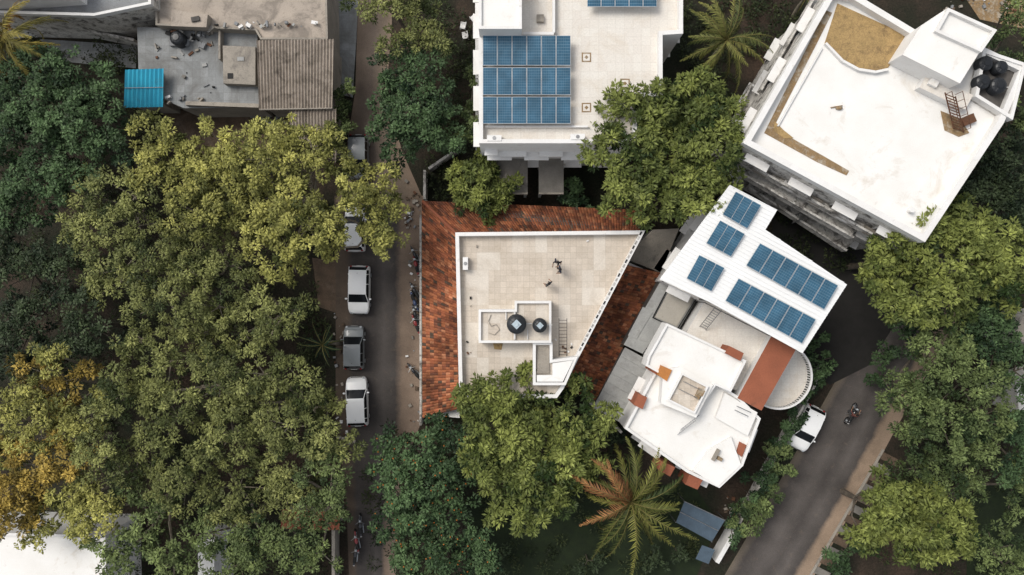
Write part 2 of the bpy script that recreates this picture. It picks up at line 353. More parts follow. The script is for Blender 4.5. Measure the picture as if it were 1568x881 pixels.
mb.prism(PL([(755,526),(770,526),(768,536),(757,535)],hz),hz+.004,hz+.02,GOLD)
mb.build('stair_head',gA)
tank('water_tank',gA,*P(791,497,9.5),hz+1.21,.68,1.2); tank('water_tank_small',gA,*P(827,499,9.3),hz+1.21,.50,1.0)
mb=MB(); pts=[PZ(*p,hz+1.26) for p in ((752,482),(748,492),(752,500),(760,497),(765,505),(757,513),(748,510))]
for p,q in zip(pts,pts[1:]): mb.tube(p,q,.022,.022,CONC)
for y0,y1,x in ((478,490,775),(505,520,808)): mb.tube(PZ(x,y0,hz+1.3),PZ(x,y1,hz+1.3),.04,.04,WHITE2)
mb.build('pipes',gA)
mb=MB(); ladder(mb,PZ(862,546,hz+.04),PZ(862,488,hz+.9),(.28,0,0),11,DARKW,.025); mb.build('ladder',gA)
acunit('ac_unit',713,404,hz,math.pi/2,gA)
mb=MB()
rs=random.Random(2)
for i in range(14):
    x,y=rs.choice([(rs.uniform(715,900),rs.uniform(368,378)),(rs.uniform(712,722),rs.uniform(380,590)),(rs.uniform(850,880),rs.uniform(510,540))]); w_=rs.uniform(.06,.22)
    mb.box(*P(x,y,hz),w_,w_*.6,rs.uniform(0,3),hz+.003,hz+.03+w_*.4,rs.choice([CONC,DARK,WHITE2,RUST]))
mb.build('roof_clutter',gA)
def tiles(name,par,q,nu,nv,seed=0,dim=1):
    rs=np.random.RandomState(seed); mb=MB()
    pal=[(.38,.125,.058),(.45,.165,.075),(.28,.095,.048),(.19,.075,.045),(.50,.215,.11),(.40,.14,.06),(.32,.11,.055)]
    for j in range(nv):
        for i in range(nu):
            u0,u1=i/nu,(i+1)/nu; v0,v1=j/nv,(j+1.12)/nv
            g=math.sin(i*.31+seed)*math.sin(j*.5+i*.11)
            c=pal[rs.randint(len(pal))]; k=(.7+.5*rs.rand())*(1+.2*g)*dim; c=tuple(x*k for x in c)
            if rs.rand()<.06: c=(.10,.07,.05)
            prev=None
            for s_ in range(4):
                t=s_/3
                zz=.055*math.sin(math.pi*t)
                a=bil(q,u0+(u1-u0)*t,v0); b=bil(q,u0+(u1-u0)*t,min(v1,1))
                pt=((a[0],a[1],a[2]+zz+.05),(b[0],b[1],b[2]+zz+.01))
                if prev: mb.face([prev[0],pt[0],pt[1],prev[1]],TILE,col=c)
                prev=pt
            a=bil(q,u0,v0);b=bil(q,u1,v0); mb.face([a,b,(b[0],b[1],b[2]+.07),(a[0],a[1],a[2]+.07)],TILE,col=tuple(x*.6 for x in c))
    mb.face([(x,y,z-.02) for x,y,z in q],DARKW)
    return mb.build(name,par)
e=2.7; r=3.7
A3=[P(698,357,hz),P(986,354,hz),P(886,545,hz),P(704,609,hz),P(852,608,hz)]
tiles('tile_roof_west',gA,[PZ(647,640,e),PZ(646,309,e),(A3[0][0],A3[0][1],r),(A3[3][0],P(0,636,hz)[1],r)],72,10,1)
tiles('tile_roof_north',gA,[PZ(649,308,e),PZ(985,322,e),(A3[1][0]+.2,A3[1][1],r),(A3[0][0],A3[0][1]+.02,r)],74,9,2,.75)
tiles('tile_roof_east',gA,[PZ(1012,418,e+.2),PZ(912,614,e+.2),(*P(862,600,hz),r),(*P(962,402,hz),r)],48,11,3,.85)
mb=MB(); h0=Vector(PZ(647,308,e+.08)); h1=Vector((*A3[0],r+.1)); mb.tube(h0,h1,.11,.11,TERRA,8)
mb.tube((A3[0][0]-.02,A3[0][1],r+.06),(A3[3][0]-.02,A3[3][1]-1,r+.06),.08,.08,TERRA,6)
mb.prism(PL([(655,318),(698,357),(704,640),(655,636)],e-.3),0,e-.25,WHITE2); mb.prism(PL([(655,318),(978,330),(980,357),(698,357)],e-.3),0,e-.25,WHITE2)
mb.prism(PL([(962,402),(1004,420),(908,608),(870,594)],e-.3),0,e-.2,WHITE2)
mb.build('verandah',gA)
mb=MB(); mb.prism(PL([(978,372),(1000,352),(1040,350),(1012,418),(962,398)],2.6),0,2.6,WEATH,CONC); mb.build('porch_slab',gA)
# ------------------------------------------------------------------ north house with solar array
hb=9.0; gB=group('white_house',(*P(880,110,hb),0))
B=PL([(733,-70),(1043,-70),(1043,56),(1012,58),(1012,150),(973,152),(973,222),(734,222)],hb)
mb=MB(); mb.prism(B,0,hb,WHITE2,CREAM); openings(mb,B,(1.0,4.4),2.6)
mb.build('walls',gB)
mb=MB(); mb.ring(B,.28,hb,hb+.6,WHITE2)
mb.prism(PL([(733,-70),(799,-70),(799,46),(733,46)],hb+2.0),hb+.01,hb+2.0,WHITE2,WHITE); mb.ring(PL([(733,-70),(799,-70),(799,46),(733,46)],hb+2.0),.2,hb+2.0,hb+2.2,WHITE2)
mb.wall(P(800,52,hb+.5),P(848,52,hb+.5),.2,hb+.004,hb+.6,WHITE2); mb.wall(P(848,-60,hb+.5),P(848,50,hb+.5),.18,hb+.004,hb+.5,WHITE2)
mb.wall(P(742,194,hb+.2),P(900,194,hb+.2),.12,hb+.004,hb+.25,WHITE2)
mb.box(*P(827,30,hb),.5,.5,0,hb+.004,hb+.3,CONC)
for x,y in ((898,88),(898,165),(957,128)):
    mb.box(*P(x,y,hb),.66,.66,0,hb+.002,hb+.006,DIRT); mb.box(*P(x,y,hb),.48,.48,0,hb+.004,hb+.012,CREAM); mb.box(*P(x,y,hb),.2,.2,math.pi/4,hb+.01,hb+.018,DIRT)
mb.build('parapet_and_head_room',gB)
mb=MB()
for x0,x1,y1,z in ((742,762,238,7.2),(764,806,240,6.4),(826,862,240,6.4),(880,925,236,7.2)):
    mb.prism(PL([(x0,214),(x1,214),(x1,y1),(x0,y1)],z),z-.14,z,WHITE2)
for x in (757,806,828,864): mb.box(*P(x,249,3),.25,.25,0,0,3.25,WHITE2)
for x0,x1 in ((761,808),(825,863)):
    mb.prism(PL([(x0,235),(x1,235),(x1,298),(x0,298)],3.4),3.25,3.4,CONC,SLATE); mb.wall(P(x0,298,3.4),P(x1,298,3.4),.12,3.402,3.5,CONC,.08)
    for x in (x0+3,x1-3): mb.box(*P(x,294,3),.2,.2,0,0,3.25,WHITE2)
mb.build('south_front',gB)
zz=hb+.75
for k,(y0,y1) in enumerate(((54,101),(103,146),(148,190))):
    solar('solar_array_%d'%(k+1),gB,[PZ(739,y1,zz),PZ(874,y1,zz),PZ(874,y0,zz+.12),PZ(739,y0,zz+.12)],6,1)
solar('solar_array_4',gB,[PZ(899,11,zz),PZ(1006,11,zz),PZ(1006,-34,zz+.12),PZ(899,-34,zz+.12)],5,1)
acunit('ac_unit_1',757,213,hb,0,gB,1.1); acunit('ac_unit_2',884,211,hb,0,gB,1.1)
mb=MB(); mb.wall(P(704,225,1.5),P(656,258,1.5),.2,0,1.4,WEATH); mb.wall(P(651,262,1),P(651,306,1),.2,0,1.5,WEATH); mb.build('compound_wall')
# ------------------------------------------------------------------ north-east house
hc=10.0; gC=group('corner_house',(*P(1350,180,hc),0))
Cp=PL([(1268,-12),(1133,222),(1408,372),(1527,192),(1562,108),(1450,55),(1395,52),(1302,-4)],hc)
mb=MB(); mb.prism(Cp,0,hc,WEATH,WHITE); openings(mb,Cp,(1.0,4.4,7.6),3.2); mb.build('walls',gC)
mb=MB(); mb.ring(Cp,.40,hc,hc+.7,WHITE2,WHITE2)
mb.build('parapet',gC)
mb=MB(); arc=[(1282,6),(1392,56),(1357,108),(1338,112),(1312,108),(1288,95),(1262,68)]
mb.prism(PL(arc,hc),hc+.004,hc+.06,GOLD); c_=PL(arc[2:],hc)
for a,b in zip(c_,c_[1:]): mb.wall(a,b,.16,hc+.002,hc+.3,WHITE2)
mb.prism(PL([(1264,16),(1274,20),(1250,68),(1184,196),(1262,240),(1300,262),(1296,269),(1250,248),(1170,204)],hc),hc+.005,hc+.03,DIRT)
mb.prism(PL([(1186,186),(1200,200),(1215,212),(1200,212),(1184,200)],hc),hc+.03,hc+.05,GOLD)
mb.wall(P(1258,74,hc),P(1190,194,hc),.1,hc+.032,hc+.15,WHITE2); mb.build('roof_bed',gC)
ht=hc+2.0; mb=MB()
blk=PL([(1410,40),(1452,12),(1527,46),(1500,80),(1470,128),(1382,84)],ht)
mb.prism(blk,hc+.01,ht,WHITE2,WHITE)
mb.ring(PL([(1452,12),(1527,46),(1503,80),(1432,48)],ht+.3),.2,ht+.004,ht+.3,WHITE2)
bay=PL([(1500,78),(1566,100),(1545,186),(1488,150)],hc+.4)
mb.prism(bay,hc-.8,hc+.2,WEATH,DARKW); mb.ring(bay,.22,hc+.2,hc+.8,WHITE2)
mb.prism(PL([(1420,112),(1490,146),(1478,168),(1408,134)],hc+.7),hc+.01,hc+.7,WHITE2,CREAM)
mb.prism(PL([(1428,118),(1440,124),(1434,134),(1422,128)],hc+1.0),hc+.702,hc+1.0,WHITE2,WHITE)
mb.build('head_room',gC)
for i,(x,y,r_) in enumerate(((1512,96,.5),(1508,124,.5),(1532,130,.55),(1536,102,.45))): tank('water_tank_%d'%(i+1),gC,*P(x,y,hc+1.0),hc+.21,r_,.8,lid=False)
mb=MB()
p0=Vector(PZ(1455,145,hc+1.6)); p1=Vector(PZ(1468,200,hc+.1)); ladder(mb,p1,p0,(.34,-.13,0),12,RUST,.045)
for sx in (-.35,.35): mb.tube(p1+Vector((sx,0,.8)),p0+Vector((sx,0,.8)),.025,.025,RUST)
for i in range(6):
    c=p1.lerp(p0,i/5)
    for sx in (-.35,.35): mb.tube(c+Vector((sx,0,0)),c+Vector((sx,0,.8)),.02,.02,RUST)
mb.prism(PL([(1440,170),(1470,182),(1484,204),(1468,210),(1446,200)],hc),hc+.005,hc+.03,DIRT); mb.box(*P(1480,185,hc),.9,.6,.4,hc+.03,hc+.3,RUST); mb.build('steel_stair',gC)
mb=MB()
for z,pts in ((7.6,[(1140,226),(1124,246),(1398,400),(1410,372)]),(6.4,[(1140,240),(1118,262),(1300,366),(1320,340)]),(3.4,[(1160,262),(1142,290),(1290,386),(1330,350)])):
    mb.prism(PL(pts,z),z-.2,z,WEATH,WEATH); q=PL(pts,z); mb.wall(q[1],q[2],.15,z+.002,z+.7,WEATH,.09)
for t in (.15,.3,.45,.6,.75,.9):
    x,y=1124+(1398-1124)*t,246+(400-246)*t; c=P(x,y-6,7.6); mb.box(*c,.9,.5,math.radians(-29),7.602,7.9,CONC if int(t*20)%2 else WHITE2)
for z,pts in ((7.4,[(1262,0),(1244,-6),(1160,140),(1175,150)]),(5.0,[(1176,140),(1146,130),(1122,182),(1140,200)])):
    mb.prism(PL(pts,z),z-.2,z,WEATH,WEATH); q=PL(pts,z); mb.wall(q[1],q[2],.15,z+.002,z+.6,WEATH,.09)
mb.build('balconies',gC)
for i,(x,y,rt) in enumerate(((1182,138,1.08),(1172,150,1.08))): acunit('ac_unit_%d'%(i+1),x,y,7.45,rt,gC)
mb=MB(); ladder(mb,PZ(1215,336,3.3),PZ(1268,312,7.5),(.1,.3,0),12,STEEL,.04); mb.build('steel_ladder',gC)
mb=MB(); mb.rev(*P(1395,322,hc+.3),[(.18,hc),(.18,hc+.5),(.0001,hc+.5)],WHITE2,12); mb.tube(PZ(1272,165,hc+.08),PZ(1290,162,hc+.08),.04,.04,DIRT); mb.ell(PZ(1285,166,hc+.1),(.25,.12,.12),DIRT); mb.build('roof_outlet',gC)
# ------------------------------------------------------------------ solar house
gD=group('solar_house',(*P(1110,520,7),0)); hd=9.6
Dp=[(1117,284),(1190,322),(1172,352),(1297,436),(1229,541),(1085,462),(1010,428)]
mb=MB(); body=PL([(1118,300),(1180,332),(1165,362),(1280,440),(1222,528),(1090,460),(1030,430)],hd); mb.prism(body,0,6.2,WHITE2,CREAM); openings(mb,body,(1.0,4.2),3)
mb.prism(PL([(1118,300),(1180,332),(1165,362),(1120,440),(1040,410)],hd),6.2,hd-.5,WHITE2)
q=PL(Dp,hd); mb.prism(q,hd-.12,hd,WSHEET)
for p_ in body: mb.box(p_[0],p_[1],.12,.12,0,6.2,hd-.12,STEEL)
U=Vector((.885,-.466))
def clip(poly,o,d):
    ts=[]
    n=len(poly)
    for i in range(n):
        a=Vector(poly[i]);b=Vector(poly[(i+1)%n]); e_=b-a; den=d.x*e_.y-d.y*e_.x
        if abs(den)<1e-9: continue
        w=a-o; t=(w.x*e_.y-w.y*e_.x)/den; s_=(w.x*d.y-w.y*d.x)/den
        if 0<=s_<1: ts.append(t)
    return sorted(ts)
V=Vector((-U.y,U.x)); o0=Vector(q[0]); 
for i in range(-90,30):
    o=o0+V*(-i*-.28); ts=clip(q,o,U)
    for a,b in zip(ts[::2],ts[1::2]):
        if b-a>.2: mb.wall(tuple(o+U*a),tuple(o+U*b),.05,hd+.001,hd+.045,WSHEET)
mb.build('solar_roof',gD)
zs=hd+.22
for i,(c,nx,ny) in enumerate((([(1127,293),(1166,314),(1144,351),(1106,329)],3,1),([(1103,337),(1141,358),(1119,394),(1081,373)],3,1),([(1071,390),(1110,410),(1089,447),(1051,427)],3,1),
     ([(1164,372),(1284,437),(1262,475),(1142,407)],6,1),([(1131,426),(1250,489),(1228,527),(1110,461)],6,1))):
    solar('solar_array_%d'%(i+1),gD,[PZ(*c[3],zs),PZ(*c[2],zs),PZ(*c[1],zs+.1),PZ(*c[0],zs+.1)],nx,ny,legs=False)
mb=MB()
ter=PL([(1078,464),(1180,516),(1130,600),(1030,545)],6.2); mb.prism(ter,0,6.2,WHITE2,CREAM)
main=PL([(1012,548),(1095,585),(1130,607),(1163,640),(1136,712),(1100,746),(1050,722),(955,655)],6.8)
mb.prism(main,0,6.8,WHITE2,WHITE); mb.ring(main,.2,6.8,7.1,WHITE2); openings(mb,main,(1,4.2),3)
b1=PL([(1020,495),(1142,552),(1118,600),(1095,590),(1080,612),(988,560),(992,545)],7.6); mb.prism(b1,6.0,7.6,WHITE2,WHITE); mb.ring(b1,.16,7.6,7.8,WHITE2)
mb.prism(PL([(1110,602),(1160,632),(1145,668),(1096,640)],7.2),6.79,7.2,WHITE2,WHITE)
b3=PL([(1016,566),(1042,562),(1092,590),(1066,640),(1012,618)],7.95); mb.prism(b3,6.6,7.95,WHITE2,WHITE)
sk=PL([(1044,571),(1085,592),(1064,634),(1022,613)],8.2); mb.prism(sk,7.8,7.98,WHITE2,STILE); mb.ring(sk,.12,7.98,8.25,WHITE2)
mb.prism(PL([(1085,690),(1120,670),(1135,712),(1100,745),(1062,722)],7.2),6.79,7.15,WHITE2,WHITE)
for x,y,w,d,z in ((1072,600,.45,.45,7.985),(1067,607,.3,.3,7.985),(1100,700,.2,.9,7.152),(1106,706,.35,.25,7.152)): mb.box(*P(x,y,8),w,d,math.radians(-28),z,z+.3,DIRT if w>.28 else CONC)
for x0,y0,x1,y1 in ((1046,584,1074,598),(1040,596,1068,610)): mb.tube(PZ(x0,y0,8.3),PZ(x1,y1,8.3),.025,.025,STEEL)
mb.build('white_roofs',gD)
mb=MB(); te=PL([(1181,515),(1219,535),(1166,629),(1129,610)],7.2); mb.prism(te,0,7.2,WHITE2,TERRA)
for pts,z in (([(1117,530),(1139,541),(1134,553),(1111,541)],8.0),([(1003,556),(1014,561),(1007,575),(997,569)],7.4),([(978,603),(991,609),(984,627),(970,620)],7.3),([(1133,677),(1143,682),(1136,700),(1128,694)],7.0),([(1056,727),(1077,734),(1068,750),(1049,742)],6.9),([(1012,706),(1034,716),(1026,730),(1008,720)],6.9),([(1107,722),(1125,714),(1108,742),(1098,744)],7.0)):
    mb.prism(PL(pts,z),z-2.5,z,TERRA)
mb.prism(PL([(1013,560),(1029,567),(1021,584),(1008,575)],8.1),7.,8.1,ORANGE,ORANGE); mb.build('terracotta_roofs',gD)
mb=MB(); c0=Vector(P(1187,574,4.2)); rr=2.45; a0=math.radians(57); arcp=[(c0.x+rr*math.cos(a0-math.pi*i/20),c0.y+rr*math.sin(a0-math.pi*i/20)) for i in range(21)]
mb.prism(arcp,3.9,4.2,WHITE2,CREAM)
for a,b in zip(arcp,arcp[1:]): mb.wall(a,b,.14,4.9,5.05,WHITE2)
for i in range(21):
    for f in (0,.5):
        if i<20: p_=lerp(arcp[i],arcp[i+1],f); mb.box(*p_,.08,.08,0,4.2,4.9,WHITE2)
mb.prism([(c0.x+(x-c0.x)*.9,c0.y+(y-c0.y)*.9) for x,y in arcp],0,3.9,WHITE2); mb.build('round_balcony',gD)
mb=MB()
s1=PL([(1012,430),(1068,457),(1040,504),(1016,495),(984,542),(955,528)],4.6); mb.prism(s1,0,4.6,DARKW,SHEET)
mb.prism(PL([(1028,440),(1063,458),(1037,500),(1003,486)],4.8),4.604,4.68,TANR); mb.ring(PL([(1025,436),(1068,457),(1038,505),(999,487)],4.8),.08,4.69,4.76,DARK)
mb.prism(PL([(985,470),(1000,478),(975,520),(962,514)],4.8),4.604,4.66,SHEET)
q=[PZ(908,624,3.9),PZ(958,652,3.9),PZ(1012,562,4.3),PZ(957,532,4.3)]; corrugated(mb,[q[1],q[2],q[3],q[0]],3,.0,SHEET); 
for i in range(1,7):
    a=lerp(q[0],q[3],i/7);b=lerp(q[1],q[2],i/7); mb.tube((a[0],a[1],a[2]+.01),(b[0],b[1],b[2]+.01),.03,.03,SHEET)
mb.prism([(x,y) for x,y,z in [lerp(p_,bil(q,.5,.5),.05) for p_ in q]],0,3.7,DARKW)
mb.build('side_shed',gD)
mb=MB(); ladder(mb,PZ(1076,503,6.3),PZ(1100,473,8.4),(.22,-.12,0),10,STEEL,.03); ladder(mb,PZ(1040,662,7.0),PZ(1068,640,7.6),(.12,.2,0),8,STEEL,.025); mb.tube(PZ(1128,622,7.6),PZ(1150,632,7.6),.03,.03,STEEL)
mb.tube(PZ(1125,628,7.6),PZ(1146,638,7.6),.03,.03,STEEL); mb.build('ladders',gD)
mb=MB(); mb.wall(P(1108,300,1),P(1040,400,1),.2,0,2.2,WHITE2); mb.wall(P(900,612,1),P(950,660,1),.2,0,1.8,WEATH); mb.build('compound_wall')
mb=MB(); mb.wall(P(1262,560,1),P(1120,820,1),.18,0,1.3,WEATH); mb.wall(P(1095,858,1),P(1125,806,1),.35,0,1.6,WHITE2); mb.build('compound_wall')
mb=MB(); mb.wall(P(645,650,1),P(645,330,1),.16,0,1.5,WEATH); mb.build('compound_wall')
gT=group('garden_canopy',(*P(1075,805,2),0)); mb=MB()
mb.face([PZ(1048,768,2.5),PZ(1035,800,2.3),PZ(1090,830,2.3),PZ(1110,797,2.5)],TARP); mb.face([PZ(1075,835,2.),PZ(1065,856,2.),PZ(1085,864,2.),PZ(1095,842,2.)],TARP)
for p_ in ((1048,768),(1035,800),(1090,830),(1110,797)): mb.tube((*P(*p_,2.4),0),PZ(*p_,2.4),.04,.04,STEEL)
mb.tube(PZ(1048,768,2.53),PZ(1110,797,2.53),.035,.035,STEEL);mb.tube(PZ(1041,784,2.43),PZ(1100,813,2.43),.035,.035,STEEL)
mb.build('canopy_cloth',gT)
# ------------------------------------------------------------------ old houses top left
gE=group('old_house',(*P(340,80,4),0)); mb=MB()
E1=PL([(238,-60),(500,-60),(503,62),(400,62),(392,48),(240,40)],4)
mb.prism(E1,0,4.0,CONC,SCREED); mb.ring(E1,.15,4.0,4.2,CONC)
mb.prism(PL([(210,42),(335,44),(394,50),(398,165),(282,166),(250,152),(212,108)],3.2),0,3.2,CONC,PAVE)
mb.prism(PL([(341,70),(391,72),(391,130),(342,128)],3.9),3.2,3.9,CONC,CONC); mb.box(*P(368,90,4),.5,.3,0,3.9,3.96,SHEET); mb.box(*P(352,116,4),.4,.4,0,3.9,3.96,DARK)
mb.wall(P(284,158,3.6),P(396,162,3.6),.3,3.2,3.6,CONC); mb.wall(P(335,46,4),P(335,90,4),.15,3.2,3.9,CONC); mb.prism(PL([(262,60),(292,62),(290,72),(262,72)],3.2),3.21,3.5,CONC2)
mb.prism(PL([(262,15),(318,22),(316,42),(262,40)],4.8),4.0,4.8,CONC,SCREED); mb.box(*P(300,30,4.8),.6,.35,.2,4.8,4.95,DARKW); mb.build('flat_roofs',gE)
mb=MB(); corrugated(mb,[PZ(393,62,4.4),PZ(511,60,4.4),PZ(509,166,4.0),PZ(397,168,4.0)],24,.07,CORR); corrugated(mb,[PZ(443,168,3.8),PZ(515,167,3.8),PZ(515,250,3.3),PZ(445,206,3.4)],15,.07,CORR)
mb.prism(PL([(400,66),(506,66),(504,162),(402,162)],4),0,3.85,CONC,DARKW); mb.prism(PL([(450,168),(510,168),(510,235),(450,200)],3.3),0,3.1,CONC,DARKW)
mb.tube(PZ(397,168,4.05),PZ(509,166,4.05),.06,.06,CONC); mb.build('corrugated_roofs',gE)
mb=MB(); corrugated(mb,[PZ(192,107,4.1),PZ(251,105,4.1),PZ(250,164,3.7),PZ(190,165,3.7)],9,.05,BLUE); mb.prism(PL([(196,110),(246,110),(246,158),(196,158)],3.5),0,3.5,CONC); mb.tube(PZ(191,135,3.98),PZ(250,134,3.98),.03,.03,SHEET); mb.build('blue_awning',gE)
mb=MB()
rs=random.Random(3)
for i in range(110):
    x,y=rs.choice([(rs.uniform(255,330),rs.uniform(50,70)),(rs.uniform(215,330),rs.uniform(60,160)),(rs.uniform(240,500),rs.uniform(42,52)),(rs.uniform(385,440),rs.uniform(170,190))]); h_=3.21 if y<168 else .03
    zb_=h_ if y>53 or x<330 else 4.22
    mb.box(*P(x,y,h_),rs.uniform(.08,.5),rs.uniform(.06,.3),rs.uniform(0,3),zb_,zb_+rs.uniform(.05,.3),rs.choice([CONC,DARK,WHITE2,RUST,SHEET,CONC2,CONC2,SLATE]))
mb.build('roof_clutter',gE)
tank('water_tank',gE,*P(268,56,4.4),3.21,.55,1.1,lid=False)
gW=group('grey_house',(*P(100,0,5),0)); mb=MB(); Wp=PL([(-60,-60),(236,-60),(236,10),(150,28),(-60,22)],5); mb.prism(Wp,0,5,WEATH,CONC2); mb.ring(Wp,.2,5,5.5,WHITE2); mb.prism(PL([(-60,-60),(110,-60),(110,-8),(-60,4)],7),5,7,WHITE2,WHITE); mb.build('walls_and_roof',gW)
mb=MB(); mb.wall(P(-20,52,1),P(112,46,1),.2,0,1.8,WHITE2); mb.wall(P(112,46,1),P(212,66,1),.2,0,1.8,WEATH); mb.build('compound_wall')
mb=MB(); mb.prism(PL([(60,60),(210,70),(208,105),(100,95)],0),-.05,.03,PAVE); mb.build('yard_paving')
gS=group('white_building',(*P(80,860,5),0)); mb=MB(); Sp=PL([(-60,812),(165,818),(168,960),(-60,960)],5); mb.prism(Sp,0,5,WHITE2,WHITE); mb.ring(Sp,.2,5,5.35,WHITE2)
mb.prism(PL([(303,826),(328,826),(328,960),(303,960)],4),0,4,WHITE2,WHITE); mb.build('walls_and_roof',gS)
gO=group('small_shed',(*P(470,795,3),0)); mb=MB(); q=[PZ(430,810,2.6),PZ(520,812,2.6),PZ(520,785,3.),PZ(432,780,3.)]; corrugated(mb,q,12,.04,TERRA); mb.prism(PL([(434,785),(516,787),(516,808),(434,806)],2.5),0,2.5,CONC); mb.build('roof_and_walls',gO)
mb=MB(); mb.wall(P(513,795,1),P(513,900,1),.25,0,1.6,CONC); mb.build('compound_wall')
gR=group('white_annex',(*P(1590,600,5),0)); mb=MB(); mb.prism(PL([(1556,590),(1640,560),(1640,660),(1560,628)],4),0,4,WHITE2,WHITE); mb.build('walls_and_roof',gR)
gQ=group('brown_annex',(*P(1590,510,4),0)); mb=MB(); mb.prism(PL([(1550,520),(1568,482),(1640,470),(1640,540)],4),0,4,WEATH,CONC); mb.build('walls_and_roof',gQ)
# ------------------------------------------------------------------ vehicles
TAILM=M('tail_lamp',(.35,.02,.02),bmp=0)
def carmesh(name,paint,L=3.85,W=1.68):
    k=L/3.85; st=[(-1.92,.62,.45,.62,.50,0),(-1.88,.74,.72,.68,.74,0),(-1.80,.80,.95,.70,.99,0),(-1.55,.83,.97,.67,1.40,1),(-1.32,.84,.97,.68,1.48,2),(-.5,.84,.96,.70,1.52,2),(.1,.84,.95,.69,1.50,2),(.36,.84,.95,.67,1.45,2),(.98,.83,.93,.72,1.00,3),(1.1,.83,.92,.70,.97,0),(1.5,.81,.86,.66,.91,0),(1.78,.74,.76,.60,.80,0),(1.88,.66,.62,.5,.64,0),(1.93,.56,.40,.5,.42,0)]
    mb=MB(); prof=[]
    for x,hw,zb,rw,zt,t in st:
        hw*=W/1.68; rw*=W/1.68
        prof.append([Vector((x*k,s_*y,z)) for s_,y,z in ((1,hw*.92,.2),(1,hw,.32),(1,hw*1.0,.62*min(1,zb/.62)),(1,hw*.965,zb),(1,rw,zt),(1,rw*.55,zt+.035),(1,0,zt+.045))])
    n=7
    for i in range(len(st)-1):
        A_,B_=prof[i],prof[i+1]; t0,t1=st[i][5],st[i+1][5]
        for j in range(n-1):
            m_=paint
            if j==3 and (t0>=1 and t1>=1): m_=GLASSD
            if j>=4 and ((i==2) or (i==7)): m_=GLASSD
            if j==0: m_=DARK
            for sg in (1,-1):
                q=[A_[j],B_[j],B_[j+1],A_[j+1]]; q=[(p.x,p.y*sg,p.z) for p in q]
                if sg<0:q=q[::-1]
                mb.face(q[::-1],m_)
    for e_,rv in ((0,1),(-1,0)):
        q=[(p.x,p.y,p.z) for p in prof[e_]]+[(p.x,-p.y,p.z) for p in prof[e_][::-1][1:]]; mb.face(q if rv else q[::-1],paint)
    o=mb.build(name,None,True,merge=True)
    mb=MB(); w=W/1.68
    for x in (-1.18*k,1.2*k):
        for sg in (1,-1):
            mb.tube((x,sg*.62*w,.3),(x,sg*.845*w,.3),.3,.3,DARK,20); mb.tube((x,sg*.846*w,.3),(x,sg*.856*w,.3),.18,.17,ALU,12)
    for sg in (1,-1):
        for a,b in (((.36,.67,1.46),(.98,.79,.96)),((-1.55,.67,1.41),(-1.8,.77,.97)),((-.45,.70,1.5),(-.45,.82,.96)),((-1.2,.69,1.48),(-1.25,.82,.96)),((.36,.67,1.455),(-1.5,.67,1.43))):
            mb.tube((a[0]*k,sg*a[1]*w,a[2]+.005),(b[0]*k,sg*b[1]*w,b[2]+.005),.032,.032,paint,6)
        mb.ell((.72*k,sg*.93*w,1.0),(.08,.12,.08),paint,10,6)
        mb.ell((1.72*k,sg*.58*w,.72),(.20,.13,.08),ALU,10,6); mb.ell((-1.83*k,sg*.62*w,.88),(.08,.11,.13),TAILM,8,6)
    mb.box(1.93*k,0,.03,.5,0,.42,.52,WHITE2); mb.box(1.90*k,0,.06,.9,0,.55,.64,DARK); mb.box(-1.93*k,0,.03,.5,0,.55,.66,WHITE2)
    mb.tube((1.0*k,-.3,1.02),(.85*k,.35,1.10),.012,.012,DARK,5); mb.box(-1.3*k,0,.03,.03,0,1.53,1.62,DARK)
    o2=mb.build(name+'_trim',None,True)
    bpy.ops.object.select_all(action='DESELECT'); o.select_set(True); o2.select_set(True); bpy.context.view_layer.objects.active=o; bpy.ops.object.join(); return o
def paintm(name,c): 
    m=M(name,c,tuple(x*.97 for x in c),1,.3,spec=.5,fine=.03,bmp=0); m.node_tree.nodes['Principled BSDF'].inputs['Coat Weight'].default_value=.4; return m
PW=paintm('white_car_paint',(.84,.84,.83)); PG=paintm('grey_car_paint',(.20,.215,.22)); PS=paintm('silver_car_paint',(.58,.59,.60))
def place(o,px,py,deg,h=.9): x,y=P(px,py,h); o.location=(x,y,.012); o.rotation_euler=(0,0,math.radians(deg))
place(carmesh('parked_car',PW,3.9,1.72),549,444,-91)
place(carmesh('parked_car',PG,3.5,1.62),541,533,90)
place(carmesh('parked_car',PW,3.95,1.72),546,616,92)
place(carmesh('parked_car',PW,3.7,1.62),543,350,90)
place(carmesh('parked_car',PG,3.6,1.6),548,240,-90)
place(carmesh('car',PW,3.75,1.66),1236,656,244)
RED=paintm('red_bike_paint',(.22,.02,.02)); BLK=paintm('black_bike_paint',(.015,.015,.018)); BLU=paintm('blue_bike_paint',(.03,.05,.12))
